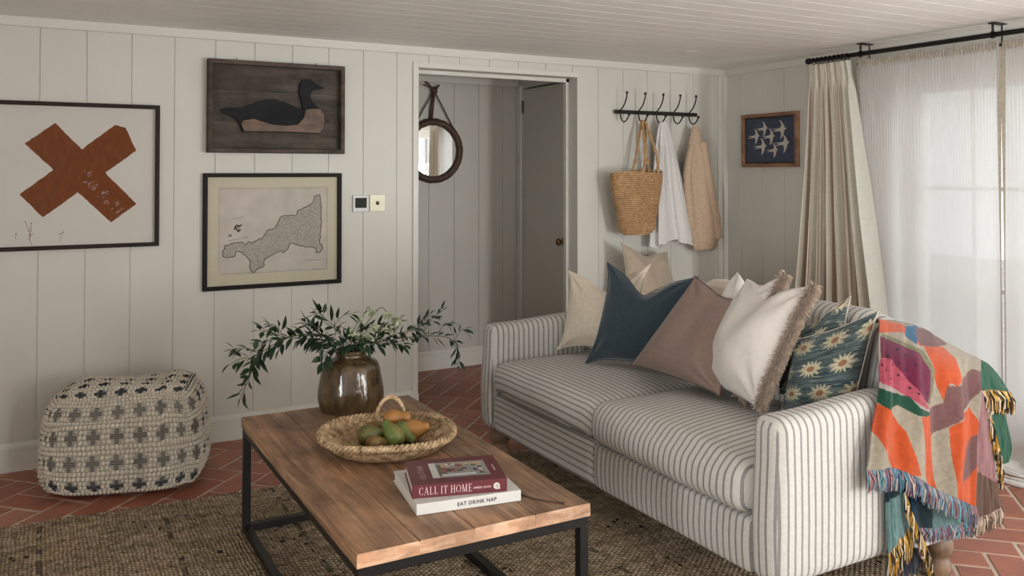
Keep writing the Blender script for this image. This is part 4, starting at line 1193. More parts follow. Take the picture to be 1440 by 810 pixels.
# pink and brown flap behind, then the green end of the blanket
m = MB()
fl = [
 [(1366, 540, 2.854, -2.860, 0.672), (1382, 555, 2.933, -2.850, 0.624), (1392, 580, 2.989, -2.840, 0.551)],
 [(1368, 600, 2.844, -2.870, 0.529), (1386, 615, 2.931, -2.860, 0.477), (1395, 640, 2.983, -2.850, 0.404)],
 [(1366, 665, 2.818, -2.880, 0.378), (1388, 672, 2.921, -2.870, 0.340), (1400, 690, 2.985, -2.860, 0.282)],
 [(1366, 728, 2.800, -2.890, 0.233), (1388, 722, 2.903, -2.880, 0.224), (1407, 708, 2.997, -2.870, 0.238)],
]
Lf = cloth(m, fl, lambda x, y: C['brown'] if y > 662+(x-1370)*.55 else C['lpink'], 30, 30, .007, 8)
m2 = MB()
gr = [
 [(1362, 500, 2.931, -2.800, 0.752), (1385, 510, 3.057, -2.780, 0.709), (1400, 525, 3.153, -2.760, 0.656)],
 [(1370, 525, 2.932, -2.820, 0.693), (1392, 530, 3.055, -2.800, 0.662), (1414, 545, 3.181, -2.780, 0.604)],
 [(1375, 548, 2.920, -2.840, 0.640), (1395, 548, 3.035, -2.820, 0.622), (1415, 550, 3.153, -2.800, 0.598)],
]
Lg1 = cloth(m2, gr, lambda x, y: C['dgreen'], 26, 20, .006, 11)
gr2 = [
 [(1378, 550, 2.963, -2.820, 0.626), (1396, 560, 3.086, -2.790, 0.578), (1408, 575, 3.170, -2.770, 0.524)],
 [(1388, 600, 3.003, -2.820, 0.494), (1404, 600, 3.119, -2.790, 0.470), (1420, 618, 3.221, -2.770, 0.402)],
 [(1394, 645, 3.026, -2.820, 0.376), (1408, 652, 3.134, -2.790, 0.332), (1416, 648, 3.201, -2.770, 0.326)],
]
Lg2 = cloth(m2, gr2, lambda x, y: C['dgreen'], 26, 20, .006, 12)
o = bf_ = m.build('brown_flap', M['attrf'], bl, smooth=True); o.modifiers.new('thickness', 'SOLIDIFY').thickness = .004
o = gf_ = m2.build('green_flap', M['attrf'], bl, smooth=True); o.modifiers.new('thickness', 'SOLIDIFY').thickness = .004
f = MB(); fringe(f, Lf[-1], .055, CB, 170, 9)
f.build('fringe', M['attrf'], bf_); f = MB()
fringe(f, [Vector(p)+Vector((0, -.006, 0)) for p in Lg1[-1]], .075, CY, 240, 10, out=(.3, -.9, 0), spread=.6, r=.0028)
f.build('fringe', M['attrf'], gf_); f = MB()
fringe(f, [(2.949, -2.85, .597), (2.957, -2.86, .536), (2.988, -2.86, .456), (3.004, -2.86, .391), (3.007, -2.86, .353)], .065, CY, 260, 11, out=(.4, -.8, 0), r=.0028)
f.build('fringe', M['attrf'], gf_)

# ------------------------------------------------------------------ coffee table
TX0, TX1, TY0, TY1, TZ = .715, 1.418, -2.628, -1.238, .45
tb = thing('coffee_table', 'low reclaimed wood coffee table on a black metal frame', 'table', ((TX0+TX1)/2, (TY0+TY1)/2, .008))
mb = MB()
edges = [TX0, TX0+.17, TX0+.33, TX0+.52, TX1]
for k in range(4):
    m1 = MB()
    a, b_ = edges[k]+(.0002 if k else 0), edges[k+1]-.0002
    # plank with a slightly worn outline
    n1 = 26
    vs = []; rr = random.Random(20+k)
    for i in range(n1+1):
        y = lerp(TY0, TY1, i/n1)
        la = .0022*noise.noise(Vector((y*9, k*3, 0))) if k == 0 else 0
        lb = .0022*noise.noise(Vector((y*9, k*3, 5))) if k == 3 else 0
        ze = -.0018*abs(noise.noise(Vector((y*14, k, 2))))
        for (x, z) in ((a+la, .412), (a+la, TZ-.004), (a+la+.003, TZ-.0008+ze), (b_-lb-.003, TZ-.0008+ze), (b_-lb, TZ-.004), (b_-lb, .412)):
            vs.append((x, y+(.003*noise.noise(Vector((x*20, z*30, i))) if i in (0, n1) else 0), z))
    fs = []
    for i in range(n1):
        for q in range(6):
            fs.append((i*6+q, i*6+(q+1) % 6, (i+1)*6+(q+1) % 6, (i+1)*6+q))
    mb.add(vs, fs, 0)
    mb.add([vs[q] for q in range(6)], [(5, 4, 3, 2, 1, 0)], 1); mb.add([vs[n1*6+q] for q in range(6)], [(0, 1, 2, 3, 4, 5)], 1)
mb.build('tabletop', [M['table'], M['table_end']], tb, recalc=True)
S = .028
fx0, fx1, fy0, fy1 = TX0+.004, TX1-.004, TY0+.004, TY1-.004
m = MB()
m.box(fx0, fx1, fy0, fy0+S, .412-S, .412, b=.001); m.box(fx0, fx1, fy1-S, fy1, .412-S, .412, b=.001)
m.box(fx0, fx0+S, fy0+S, fy1-S, .412-S, .4118, b=.001); m.box(fx1-S, fx1, fy0+S, fy1-S, .412-S, .4118, b=.001)
m.build('top_frame', M['black'], tb)
m = MB()
m.box(fx0, fx1, fy0, fy0+S, .010, .010+S, b=.001); m.box(fx0, fx1, fy1-S, fy1, .010, .010+S, b=.001)
m.box(fx0, fx0+S, fy0+S, fy1-S, .010, .0098+S, b=.001); m.box(fx1-S, fx1, fy0+S, fy1-S, .010, .0098+S, b=.001)
m.build('base_frame', M['black'], tb)
for (x, y) in ((fx0, fy0), (fx1-S, fy0), (fx0, fy1-S), (fx1-S, fy1-S)):
    m = MB(); m.box(x, x+S, y, y+S, .010+S, .412-S, b=.001); m.build('leg', M['black'], tb)

# ------------------------------------------------------------------ vase and branches
VX, VY = 1.134, -1.312
m = MB()
pr_ = [(0, .0), (.108, 0), (.120, .005), (.128, .020), (.1345, .045), (.134, .070), (.130, .100), (.1245, .130), (.120, .155), (.115, .172), (.106, .187), (.084, .199), (.065, .209), (.062, .220), (.066, .232), (.067, .236), (.061, .237), (.056, .230), (.056, .210), (.08, .19), (.115, .15), (.12, .08), (.10, .015), (0, .012)]
pr2 = [tuple(p) for p in catmull(pr_, 4)]
m.lathe([(max(0, a), b_) for a, b_ in pr2], 72, Matrix.Translation((VX, VY, TZ)), rmod=lambda a, z: 1+.012*math.sin(8*a+z*6)*sstep(0, .08, z)*(1-sstep(.17, .2, z)))
o = m.build('vase', M['glaze'], smooth=True)
tag(o, 'dark brown glazed stoneware vase at the far end of the table', 'vase')
def leaf(mb, p, d, up, Lh, w, mi=0, curl=.15):
    d = Vector(d).normalized(); up = Vector(up)
    s = d.cross(up); s = s.normalized() if s.length > 1e-4 else Vector((1, 0, 0)); nn_ = s.cross(d)
    prof = [(0, .0), (.08, .25), (.25, .78), (.45, 1.0), (.65, .82), (.85, .38), (1, 0)]
    vs = []
    for f, ww in prof:
        c = Vector(p)+d*Lh*f-nn_*curl*Lh*f*f
        vs += [c-s*w*ww*.5+nn_*w*.12*ww, c, c+s*w*ww*.5+nn_*w*.12*ww]
    fs = []
    for i in range(len(prof)-1):
        fs += [(i*3, i*3+1, (i+1)*3+1, (i+1)*3), (i*3+1, i*3+2, (i+1)*3+2, (i+1)*3+1)]
    mb.add(vs, fs, mi)
def branch(name, label, pts, nl, seed, Lh=.068, w=.0215, r0=.0024, sub=None, start=.28, group=None, density=1):
    rr = random.Random(seed)
    root = thing(name, label, 'foliage', (VX, VY, TZ+.23), LB)
    P3 = [Vector((VX, VY, TZ))+Vector(p) for p in catmull([(0.0, 0, .03)]+pts, 10)]
    st = MB(); st.tube(P3, [lerp(r0, .0009, i/(len(P3)-1)) for i in range(len(P3))], 6)
    fo = MB()
    def leaves(P3, k, s0, sc_):
        for i in range(k):
            f = lerp(s0, 1.0, (i+.5)/k); q = f*(len(P3)-1); ii = min(int(q), len(P3)-2)
            p = P3[ii].lerp(P3[ii+1], q-ii); tdir = (P3[ii+1]-P3[ii]).normalized()
            side = tdir.cross(Vector((0, 0, 1)));
            side = side.normalized() if side.length > .05 else Vector((1, 0, 0))
            upv = side.cross(tdir)
            a = (i % 2)*PI+rr.uniform(-.9, .9)+(PI/2 if i % 3 == 0 else 0)
            d = tdir*rr.uniform(.35, 1.0)+side*math.cos(a)*.9+upv*math.sin(a)*.8+Vector((0, 0, rr.uniform(-.45, .25)))
            l_ = Lh*sc_*rr.uniform(.6, 1.15)
            pet = p+d.normalized()*.008
            st.tube([p, pet], .0008, 4, cap=False)
            leaf(fo, pet, d, upv+Vector((rr.uniform(-.5, .5), rr.uniform(-.5, .5), .3)), l_, w*rr.uniform(.75, 1.2)*sc_, 0, rr.uniform(-.05, .3))
        leaf(fo, P3[-1], P3[-1]-P3[-2], (0, 0, 1), Lh*.6*sc_, w*.7*sc_)
    leaves(P3, nl, start, 1)
    for (f, dx, dy, dz, k) in (sub or []):
        q = int(f*(len(P3)-1)); b0 = P3[q]
        e = b0+Vector((dx, dy, dz)); mid = b0.lerp(e, .5)+Vector((0, 0, .015))
        S3 = [Vector(p) for p in catmull([tuple(b0), tuple(mid), tuple(e)], 5)]
        st.tube(S3, [.0014, *([.0011]*(len(S3)-2)), .0007], 5)
        leaves(S3, k, .15, .9)
    st.build('stem', M['stem'], root, smooth=True)
    fo.build('leaf_spray', M['leaf'], root)
    return root
LB = 'leafy green branches in the vase'
# left group
branch('leafy_branch', 'leafy branch in the vase, longest one, drooping far left', [(-.03, 0, .24), (-.11, .0, .30), (-.22, -.01, .315), (-.33, -.01, .28), (-.385, -.015, .235), (-.405, -.02, .18), (-.44, -.02, .10)], 40, 1, sub=[(.5, -.10, -.03, .05, 7), (.66, -.10, .0, .03, 7), (.72, -.09, .02, -.01, 6), (.62, -.05, -.03, -.05, 4)])
branch('leafy_branch', 'leafy branch in the vase, arching left below the upright sprig', [(-.03, .02, .235), (-.10, .03, .275), (-.19, .04, .29), (-.29, .05, .30), (-.36, .05, .27)], 34, 2, sub=[(.5, -.04, 0, .07, 6), (.75, -.05, .0, .06, 5), (.7, -.04, .0, -.05, 3)])
branch('leafy_branch', 'leafy sprig in the vase, rising highest at upper left', [(-.015, .0, .24), (-.05, .01, .31), (-.10, .01, .365), (-.135, .01, .395)], 13, 3, sub=[(.6, .07, -.02, .05, 5), (.75, -.05, .01, .02, 4)])
branch('leafy_branch', 'short leafy branch curling down beside the vase neck on the left', [(-.03, -.03, .24), (-.08, -.05, .255), (-.12, -.06, .245), (-.13, -.07, .215)], 15, 4, sub=[(.6, -.05, -.02, .03, 5)])
branch('leafy_branch', 'leafy branch filling the middle left above the vase neck', [(-.03, -.02, .24), (-.08, -.03, .29), (-.15, -.04, .31), (-.21, -.05, .325)], 24, 5, sub=[(.5, .02, -.03, .06, 5), (.7, -.05, .0, .06, 4)])
# right group
branch('leafy_branch', 'leafy branch in the vase, longest on the right, tip hanging down', [(.03, 0, .24), (.11, -.01, .255), (.21, -.02, .265), (.32, -.02, .265), (.42, -.02, .25), (.47, -.02, .21), (.475, -.02, .13)], 34, 6, Lh=.060, w=.018, sub=[(.55, .10, .0, .10, 7), (.65, .06, 0, .05, 5), (.8, .05, -.01, .05, 4), (.45, .06, -.03, .05, 5)])
branch('leafy_branch', 'leafy branch in the vase, reaching right and turning up at the tip', [(.03, .02, .24), (.12, .03, .25), (.22, .04, .275), (.31, .05, .285), (.37, .05, .34)], 34, 7, Lh=.060, w=.018, sub=[(.5, .04, -.02, .07, 5), (.4, .03, .02, .06, 4), (.7, .06, 0, -.02, 4)])
branch('leafy_branch', 'short leafy branch just right of the vase neck', [(.03, -.02, .24), (.08, -.05, .26), (.15, -.06, .255), (.21, -.07, .25)], 24, 8, Lh=.055, sub=[(.5, .04, -.01, .05, 5)])
branch('leafy_branch', 'leafy tuft spilling over the front of the vase neck', [(.0, -.03, .24), (.0, -.06, .27), (.02, -.09, .28)], 14, 9, Lh=.055, sub=[(.4, -.05, -.03, .01, 5), (.4, .05, -.03, .01, 5)])
branch('leafy_branch', 'leafy branch behind the pale flowers leaning right', [(.02, .03, .24), (.06, .05, .28), (.12, .05, .30), (.19, .05, .31)], 18, 10, Lh=.055, sub=[(.6, .05, 0, .02, 4)])
# pale flowers
def flower(label, pts, seed, heads):
    rr = random.Random(seed)
    root = thing('flower_stem', label, 'flower', (VX, VY, TZ+.23), 'pale flowers in the vase')
    P3 = [Vector((VX, VY, TZ))+Vector(p) for p in catmull([(0.0, 0, .03)]+pts, 8)]
    st = MB(); st.tube(P3, .0016, 6); st.build('stem', M['stem'], root, smooth=True)
    for (kind, off) in heads:
        c = P3[-1]+Vector(off); b_ = MB()
        if off != (0, 0, 0): b_.tube([P3[-4], (P3[-4]+c)/2+Vector((0, 0, .012)), c], .0011, 5)
        if kind == 'star':
            for k in range(40):
                d = Vector((rr.gauss(0, 1), rr.gauss(0, 1), rr.gauss(0, .8))).normalized()
                leaf(b_, c, d, (0, 0, 1), .020, .004)
            b_.sphere(c, .009, 8)
        else:
            for k in range(26):
                d = Vector((rr.gauss(0, .8), rr.gauss(0, .8), -abs(rr.gauss(0, .7))-.1)).normalized()
                leaf(b_, c+Vector((rr.uniform(-.008, .008), rr.uniform(-.008, .008), rr.uniform(-.004, .006))), d, (rr.random(), rr.random(), .5), .026, .014, 0, -.3)
            b_.sphere(c, .008, 8)
        b_.build('blossom', M['petal'], root)
flower('pale star shaped flower standing left of the nodding flowers', [(.0, .0, .26), (.02, .01, .32), (.045, .01, .355)], 1, [('star', (0, 0, 0)), ('star', (-.045, 0, -.045))])
flower('tall stem of nodding pale green flowers curving over to the right', [(.02, .0, .27), (.07, .0, .34), (.11, .0, .385), (.135, .0, .395), (.155, .0, .375)], 2, [('bell', (0, 0, -.01)), ('bell', (.045, 0, -.035)), ('bell', (.03, .02, -.07))])
flower('low cluster of pale flowers at the vase mouth', [(.02, -.02, .25), (.045, -.03, .285), (.05, -.035, .30)], 3, [('bell', (0, 0, -.01)), ('bell', (-.05, 0, .0)), ('bell', (.04, .01, .02)), ('star', (.09, 0, .01))])
flower('thin stem with a small pale bud between the taller flowers', [(.02, .01, .27), (.05, .01, .35), (.075, .01, .40), (.09, .01, .385)], 4, [('bell', (0, 0, -.005))])

# ------------------------------------------------------------------ woven tray
KX, KY = 1.070, -1.900
t = thing('woven_basket', 'round woven seagrass basket tray with two handles', 'basket', (KX, KY, TZ))
kb = catmull([(.02, .008), (.09, .008), (.135, .010), (.165, .018), (.188, .032), (.205, .048), (.216, .060)], 5)
m = MB()
m.lathe([(max(.0, a), b_) for a, b_ in [(0, .003)]+[(a, b_-.004) for a, b_ in kb]], 72, Matrix.Translation((KX, KY, TZ)))
NR = len(kb)
ox = lambda th: 1+.035*math.cos(2*(th+.35))
tot = 0
for i in range(0, 26):
    f = i/25*(NR-1); ii = min(int(f), NR-2); a = lerp(kb[ii][0], kb[ii+1][0], f-ii); z = lerp(kb[ii][1], kb[ii+1][1], f-ii)
    nk = max(16, 4*int(a*2*PI/.0048/4))
    pts = []; rs = []
    for k in range(nk):
        th = 2*PI*k/nk
        s_ = math.sin(k*PI*.5+i*PI*.5+i*.4)
        pts.append((KX+(a*ox(th))*math.cos(th), KY+(a*ox(th))*math.sin(th), TZ+z+.0024*s_+.004*math.sin(3*th+1)*(a/.22)**3))
        rs.append(.0052+.0022*math.sin(k*PI*.5+i*1.57)+random.uniform(-.0006, .0006))
    m.tube(pts, rs, 5, closed=True)
m.build('woven_bowl', M['straw'], t, smooth=True)
m = MB()
for q in range(3):
    pts = []
    for k in range(240):
        th = 2*PI*k/240; ph = th*26+q*2*PI/3
        a = .219*ox(th)+.0075*math.cos(ph); z = .066+.0075*math.sin(ph)+.004*math.sin(3*th+1)
        pts.append((KX+a*math.cos(th), KY+a*math.sin(th), TZ+z))
    m.tube(pts, .0062, 6, closed=True)
m.build('braided_rim', M['straw'], t, smooth=True)
for (ang, hh, outw) in ((R(66), .058, .01), (R(242), .012, .035)):
    m = MB()
    for q in range(2):
        pts = []
        for k in range(61):
            f = k/60; th = ang+lerp(-.235, .235, f)
            arc = math.sin(f*PI)**.62
            ph = f*34+q*PI
            a = .220*ox(th)+outw*arc+.004*math.cos(ph); z = .069+hh*arc+.004*math.sin(ph)
            pts.append((KX+a*math.cos(th), KY+a*math.sin(th), TZ+z))
        m.tube(pts, .0055, 6)
    m.build('handle', M['rim_s'], t, smooth=True)

# pears
def pearmat(name, a, b_, blush):
    m, nt, b, _ = newmat(name)
    tc = N(nt, 'ShaderNodeTexCoord'); sp = N(nt, 'ShaderNodeSeparateXYZ'); L(nt, tc.outputs['Object'], sp.inputs[0])
    nz = noise_t(nt, tc.outputs['Object'], 30, 4)
    c = ramp(nt, nz, [(.35, a), (.65, b_)])
    bl_ = math_n(nt, 'ADD', math_n(nt, 'MULTIPLY', sp.outputs[0], 14), math_n(nt, 'MULTIPLY', noise_t(nt, tc.outputs['Object'], 14, 2), .8))
    c = mixc(nt, ramp(nt, bl_, [(.3, (0, 0, 0)), (.9, (1, 1, 1))]), c, blush)
    sk = ramp(nt, noise_t(nt, tc.outputs['Object'], 320, 1), [(.64, (0, 0, 0)), (.70, (1, 1, 1))])
    c = mixc(nt, math_n(nt, 'MULTIPLY', sk, .5), c, (.12, .08, .03))
    L(nt, c, b.inputs['Base Color']); b.inputs['Roughness'].default_value = .42
    return m
PM = dict(olive=pearmat('pear_olive', (.085, .085, .02), (.13, .12, .03), (.12, .09, .03)),
          green=pearmat('pear_green', (.11, .16, .03), (.17, .21, .05), (.20, .17, .045)),
          russet=pearmat('pear_russet', (.14, .085, .025), (.21, .13, .04), (.24, .10, .04)),
          orange=pearmat('pear_orange', (.32, .15, .035), (.38, .17, .045), (.40, .085, .035)))
def pear(label, loc, rot, s, mat, neck=1.0):
    r = bpy.data.objects.new('pear', None); COL.objects.link(r); r.location = loc; r.rotation_euler = rot
    r.empty_display_size = .03
    tag(r, label, 'pear', 'pears in the woven basket')
    m = MB()
    pr3 = catmull([(.0, -.034), (.010, -.037), (.026, -.032), (.037, -.012), (.037, .006), (.029, .028), (.019*neck, .046), (.015*neck, .058), (.010*neck, .066), (.0, .068)], 5)
    m.lathe([(max(0, a*s), b_*s) for a, b_ in pr3], 32, rmod=lambda a, z: 1+.03*math.sin(3*a+z*30))
    m.build('flesh', PM[mat], r, smooth=True, local=True)
    m = MB(); m.tube([(0, 0, .066*s), (.001, 0, .074*s), (.005, .001, .086*s)], [.0022, .0017, .0022], 6)
    m.build('stalk', M['stem'], r, smooth=True, local=True)
    m = MB()
    for k in range(5):
        a = 2*PI*k/5; leaf(m, (.002*math.cos(a), .002*math.sin(a), -.0365*s), (math.cos(a), math.sin(a), -.35), (0, 0, -1), .006, .004)
    m.build('calyx', M['leather'], r, local=True)
    return r
def rz(x, y, z): return (R(x), R(y), R(z))
zb = TZ+.016
pear('dark olive pear at the left end of the fruit pile, lying on its side', (1.012, -1.868, zb+.036), rz(80, 0, 70), .95, 'olive')
pear('russet brown pear standing behind the bright green pear', (1.055, -1.815, zb+.034), rz(62, 0, 20), .88, 'russet')
pear('bright green pear in front with its neck pointing up and left', (1.085, -1.925, zb+.037), rz(-48, -22, 0), .96, 'green')
pear('yellow green pear just right of the bright green pear', (1.135, -1.880, zb+.034), rz(112, 0, 25), .9, 'green')
pear('yellow pear with red blush lying on top at the back', (1.135, -1.790, zb+.056), rz(88, 0, 62), .95, 'orange', 1.35)
pear('orange red pear at the right end of the fruit pile', (1.170, -1.885, zb+.037), rz(74, 0, 45), .98, 'orange')
pear('small brown pear low at the front of the pile', (1.008, -1.945, zb+.030), rz(95, 0, 100), .72, 'russet')

# ------------------------------------------------------------------ books
def frame2(p0, p1):
    """unit axes along the spine on the table"""
    d = Vector((p1[0]-p0[0], p1[1]-p0[1], 0)).normalized(); return d, Vector((-d.y, d.x, 0))
def book(name, label, o, d, w, dep, z0, z1, cover, seed, spineR=.002):
    """o: near-left bottom corner; d along the spine; spine faces -n"""
    n = Vector((-d.y, d.x, 0)); r = thing(name, label, 'book', (o[0], o[1], z0), 'books on the coffee table')
    Mx = Matrix(((d.x, n.x, 0, o[0]), (d.y, n.y, 0, o[1]), (0, 0, 1, z0), (0, 0, 0, 1)))
    h = z1-z0; m = MB()
    m.box(0, w, 0, dep, 0, .0028, b=.0006, M=Mx); m.box(0, w, 0, dep, h-.0028, h, b=.0006, M=Mx); m.box(0, w, -.0008, .003, 0.0002, h-.0002, b=.0006, M=Mx)
    m.build('cover', cover, r)
    m = MB(); m.box(.004, w-.004, .003, dep-.004, .0028, h-.0028, M=Mx)
    for k in range(9):
        zz = lerp(.004, h-.004, (k+.5)/9); m.box(.0036, w-.0036, .004, dep-.0036, zz-.0004, zz+.0004, M=Mx)
    m.build('page_block', M['pages'], r)
    return r, Mx
M['pages'] = plain('book_pages', (.58, .53, .45), .9, var=.05, vs=60)
M['bwhite'] = plain('white_book_cover', (.60, .60, .57), .5, var=.02)
M['bred'] = plain('burgundy_book_cover', (.115, .022, .028), .38, var=.06)
M['ink'] = plain('black_ink', (.015, .015, .018), .6)
M['lett'] = plain('pale_pink_lettering', (.62, .45, .43), .5, var=.02)
def cover_of(r): return next(c for c in r.children if c.name.startswith('cover'))
def text_part(name, body, Mx, mat, size, parent, sx=1.0, ext=.0001, bold=0.0, spacing=1.0):
    cu = bpy.data.curves.new('lettering_curve', 'FONT'); cu.body = body; cu.size = size; cu.extrude = ext; cu.offset = bold; cu.space_character = spacing
    to = bpy.data.objects.new('lettering_curve', cu); COL.objects.link(to)
    dg = bpy.context.evaluated_depsgraph_get(); dg.update()
    me = bpy.data.meshes.new_from_object(to.evaluated_get(dg))
    COL.objects.unlink(to); bpy.data.objects.remove(to); bpy.data.curves.remove(cu)
    off = wloc(parent)
    for v in me.vertices: v.co = (Mx @ Vector((v.co.x*sx, v.co.y, v.co.z)))-off
    me.materials.clear(); me.materials.append(mat); me.name = name
    o = bpy.data.objects.new(name, me); COL.objects.link(o); o.parent = parent
    return o
# serif capitals drawn from strokes: (x0,y0,x1,y1,width) in a unit-high letter
def serif_letters(word, M4, mat, name, parent, h, cond=.62, gap=.09):
    TH, TN = .115, .045; mb = MB(); x = 0
    def bar(x0, y0, x1, y1, w):
        a = Vector((x0, y0, 0)); b_ = Vector((x1, y1, 0)); d_ = (b_-a).normalized(); s = Vector((-d_.y, d_.x, 0))*w/2
        vs = [M4 @ (Vector((q.x*h, q.y*h, .0004))) for q in (a-s, b_-s, b_+s, a+s)]
        mb.add(vs, [(0, 1, 2, 3)])
    def ser(xc, yy, w=.20): bar(xc-w/2, yy, xc+w/2, yy, .04)
    def arc(cx_, cy_, rx, ry, a0, a1):
        n = 16
        for i in range(n):
            t0 = lerp(a0, a1, i/n); t1 = lerp(a0, a1, (i+1)/n)
            w0 = lerp(TN, TH, abs(math.cos(t0))); w1 = lerp(TN, TH, abs(math.cos(t1)))
            vs = [M4 @ Vector((h*(x+cx_+(rx+sg*w_/2)*math.cos(t_)), h*(cy_+(ry+sg*w_/2*.6)*math.sin(t_)), .0004)) for t_, w_, sg in ((t0, w0, -1), (t1, w1, -1), (t1, w1, 1), (t0, w0, 1))]
            mb.add(vs, [(0, 1, 2, 3)])
    for ch in word:
        if ch == ' ': x += .28; continue
        if ch == 'C': arc(.30, .5, .25, .46, R(42), R(318)); bar(x+.49, .66, x+.49, .90, .04); bar(x+.49, .10, x+.49, .30, .03); wd = .56
        elif ch == 'A': bar(x+.07, .03, x+.29, .98, TN); bar(x+.29, .98, x+.50, .03, TH); bar(x+.15, .34, x+.42, .34, TN); ser(x+.07, .02, .16); ser(x+.51, .02, .2); wd = .60
        elif ch == 'L': bar(x+.14, 0, x+.14, 1, TH); ser(x+.14, .98); bar(x+.05, .02, x+.44, .02, TN); bar(x+.43, 0, x+.45, .25, .045); wd = .50
        elif ch == 'I': bar(x+.12, 0, x+.12, 1, TH); ser(x+.12, .98); ser(x+.12, .02); wd = .26
        elif ch == 'T': bar(x+.26, 0, x+.26, 1, TH); ser(x+.26, .02); bar(x+.02, .98, x+.50, .98, TN); bar(x+.03, .78, x+.03, 1, .04); bar(x+.49, .78, x+.49, 1, .04); wd = .54
        elif ch == 'H': bar(x+.13, 0, x+.13, 1, TH); bar(x+.51, 0, x+.51, 1, TH); bar(x+.13, .5, x+.51, .5, TN); [ser(x+a, b_) for a in (.13, .51) for b_ in (.02, .98)]; wd = .64
        elif ch == 'O': arc(.32, .5, .27, .46, 0, 2*PI); wd = .64
        elif ch == 'M': bar(x+.11, 0, x+.13, 1, TN); bar(x+.13, 1, x+.37, .03, TH); bar(x+.37, .03, x+.60, 1, TN); bar(x+.62, 0, x+.62, 1, TH); ser(x+.11, .02, .16); ser(x+.62, .02); ser(x+.10, .98, .12); ser(x+.65, .98, .12); wd = .76
        elif ch == 'E': bar(x+.14, 0, x+.14, 1, TH); bar(x+.05, .98, x+.44, .98, TN); bar(x+.05, .02, x+.46, .02, TN); bar(x+.14, .5, x+.36, .5, TN); bar(x+.43, .78, x+.43, 1, .04); bar(x+.45, 0, x+.45, .24, .04); bar(x+.36, .40, x+.36, .60, .035); wd = .52
        x += wd+gap
    o = mb.build(name, mat, parent)
    return x*h
wd_ = Vector((1.248-.940, -2.518+2.474, 0)).normalized()
wb, MW = book('book', 'white hardback book lying flat under the burgundy book', (.940, -2.474), wd_, .312, .288, TZ, TZ+.031, M['bwhite'], 1)
SPM = lambda x, z: Matrix(((1, 0, 0, x), (0, 0, -1, -.0012), (0, 1, 0, z), (0, 0, 0, 1)))   # spine plane inside the book frame
text_part('spine_title', 'EAT DRINK NAP', MW @ SPM(.118, .0105), M['ink'], .0150, cover_of(wb), sx=.98, bold=.0003, spacing=1.12)
text_part('publisher_mark', '°', MW @ SPM(.292, .006), M['pages'], .016, cover_of(wb))
rd_ = Vector((1.21-.938, -2.511+2.432, 0)).normalized()
rb, MR = book('book', 'burgundy hardback book with a photo cover on top of the white book', (.944, -2.430), rd_, .276, .212, TZ+.031, TZ+.069, M['bred'], 2)
serif_letters('CALL IT HOME', MR @ SPM(.020, .0085), M['lett'], 'spine_title', cover_of(rb), .0222)
text_part('author_line', 'AMBER LEWIS', MR @ SPM(.176, .0150), M['lett'], .0082, cover_of(rb), bold=.00015, spacing=1.05)
m = MB(); c0 = MR @ SPM(.245, .0185)
vs = [c0 @ Vector((.0095*math.cos(2*PI*k/24), .0095*math.sin(2*PI*k/24), .0004)) for k in range(24)]
m.add(vs, [tuple(range(24))]); m.add([c0 @ Vector(p) for p in ((.002, -.0095, .0004), (.0098, -.0095, .0004), (.0098, -.002, .0004), (.002, -.002, .0004))], [(0, 1, 2, 3)])
pm = m.build('publisher_mark', M['paper'], cover_of(rb))
m = MB(); vs = [c0 @ Vector((.0030*math.cos(2*PI*k/20), .0042*math.sin(2*PI*k/20), .0006)) for k in range(20)]; v2 = [c0 @ Vector((.0020*math.cos(2*PI*k/20), .0030*math.sin(2*PI*k/20), .0006)) for k in range(20)]
m.add(vs+v2, [(k, (k+1) % 20, 20+(k+1) % 20, 20+k) for k in range(20)]); m.build('publisher_letter', M['bred'], cover_of(rb))
rbc = cover_of(rb)
# cover photograph: a room scene, and the title along the left edge
TOP = lambda x, y: Matrix(((1, 0, 0, x), (0, 1, 0, y), (0, 0, 1, .0383), (0, 0, 0, 1)))
m = MB()
def q4(x0, y0, x1, y1, mi, zz=0): m.add([MR @ Vector(p) for p in ((x0, y0, .0382+zz), (x1, y0, .0382+zz), (x1, y1, .0382+zz), (x0, y1, .0382+zz))], [(0, 1, 2, 3)], mi)
X0_, Y0_, X1_, Y1_ = .066, .042, .236, .172
CM = [plain('print_white', (.52, .53, .50), .4), plain('print_brown', (.20, .12, .07), .4), plain('print_dark', (.03, .025, .022), .4), plain('print_green', (.10, .12, .07), .4), plain('print_tan', (.42, .30, .2), .4), plain('print_red', (.22, .08, .07), .4), plain('print_grey', (.25, .26, .26), .4)]
q4(X0_, Y0_, X1_, Y1_, 6)
q4(X0_, Y0_, X0_+.02, Y1_, 0, .00008)
q4(X0_+.022, Y0_+.018, X0_+.05, Y1_-.02, 3, .0001); q4(X0_+.03, Y0_+.045, X0_+.075, Y0_+.075, 5, .00015); q4(X0_+.03, Y0_+.012, X1_-.04, Y0_+.028, 0, .0002)
q4(X0_+.035, Y0_+.085, X1_-.01, Y1_-.01, 4, .0002); q4(X0_+.05, Y0_+.10, X0_+.078, Y1_-.014, 0, .00025)
r5 = random.Random(5)
for k in range(40):
    x = r5.uniform(X0_+.045, X1_-.022); y = r5.uniform(Y0_+.012, Y1_-.022)
    q4(x, y, x+r5.uniform(.006, .020), y+r5.uniform(.004, .016), r5.choice([1, 2, 2, 1, 3, 5, 6, 0, 4]), .0003+k*.00001)
m.build('cover_photo', CM, rbc)
tv = MR @ TOP(.046, .040) @ Matrix.Rotation(PI/2, 4, 'Z')
serif_letters('CALL IT HOME', tv, M['lett'], 'cover_title', rbc, .0165)
text_part('cover_subtitle', 'AMBER LEWIS', MR @ TOP(.258, .075) @ Matrix.Rotation(PI/2, 4, 'Z'), M['lett'], .008, rbc)
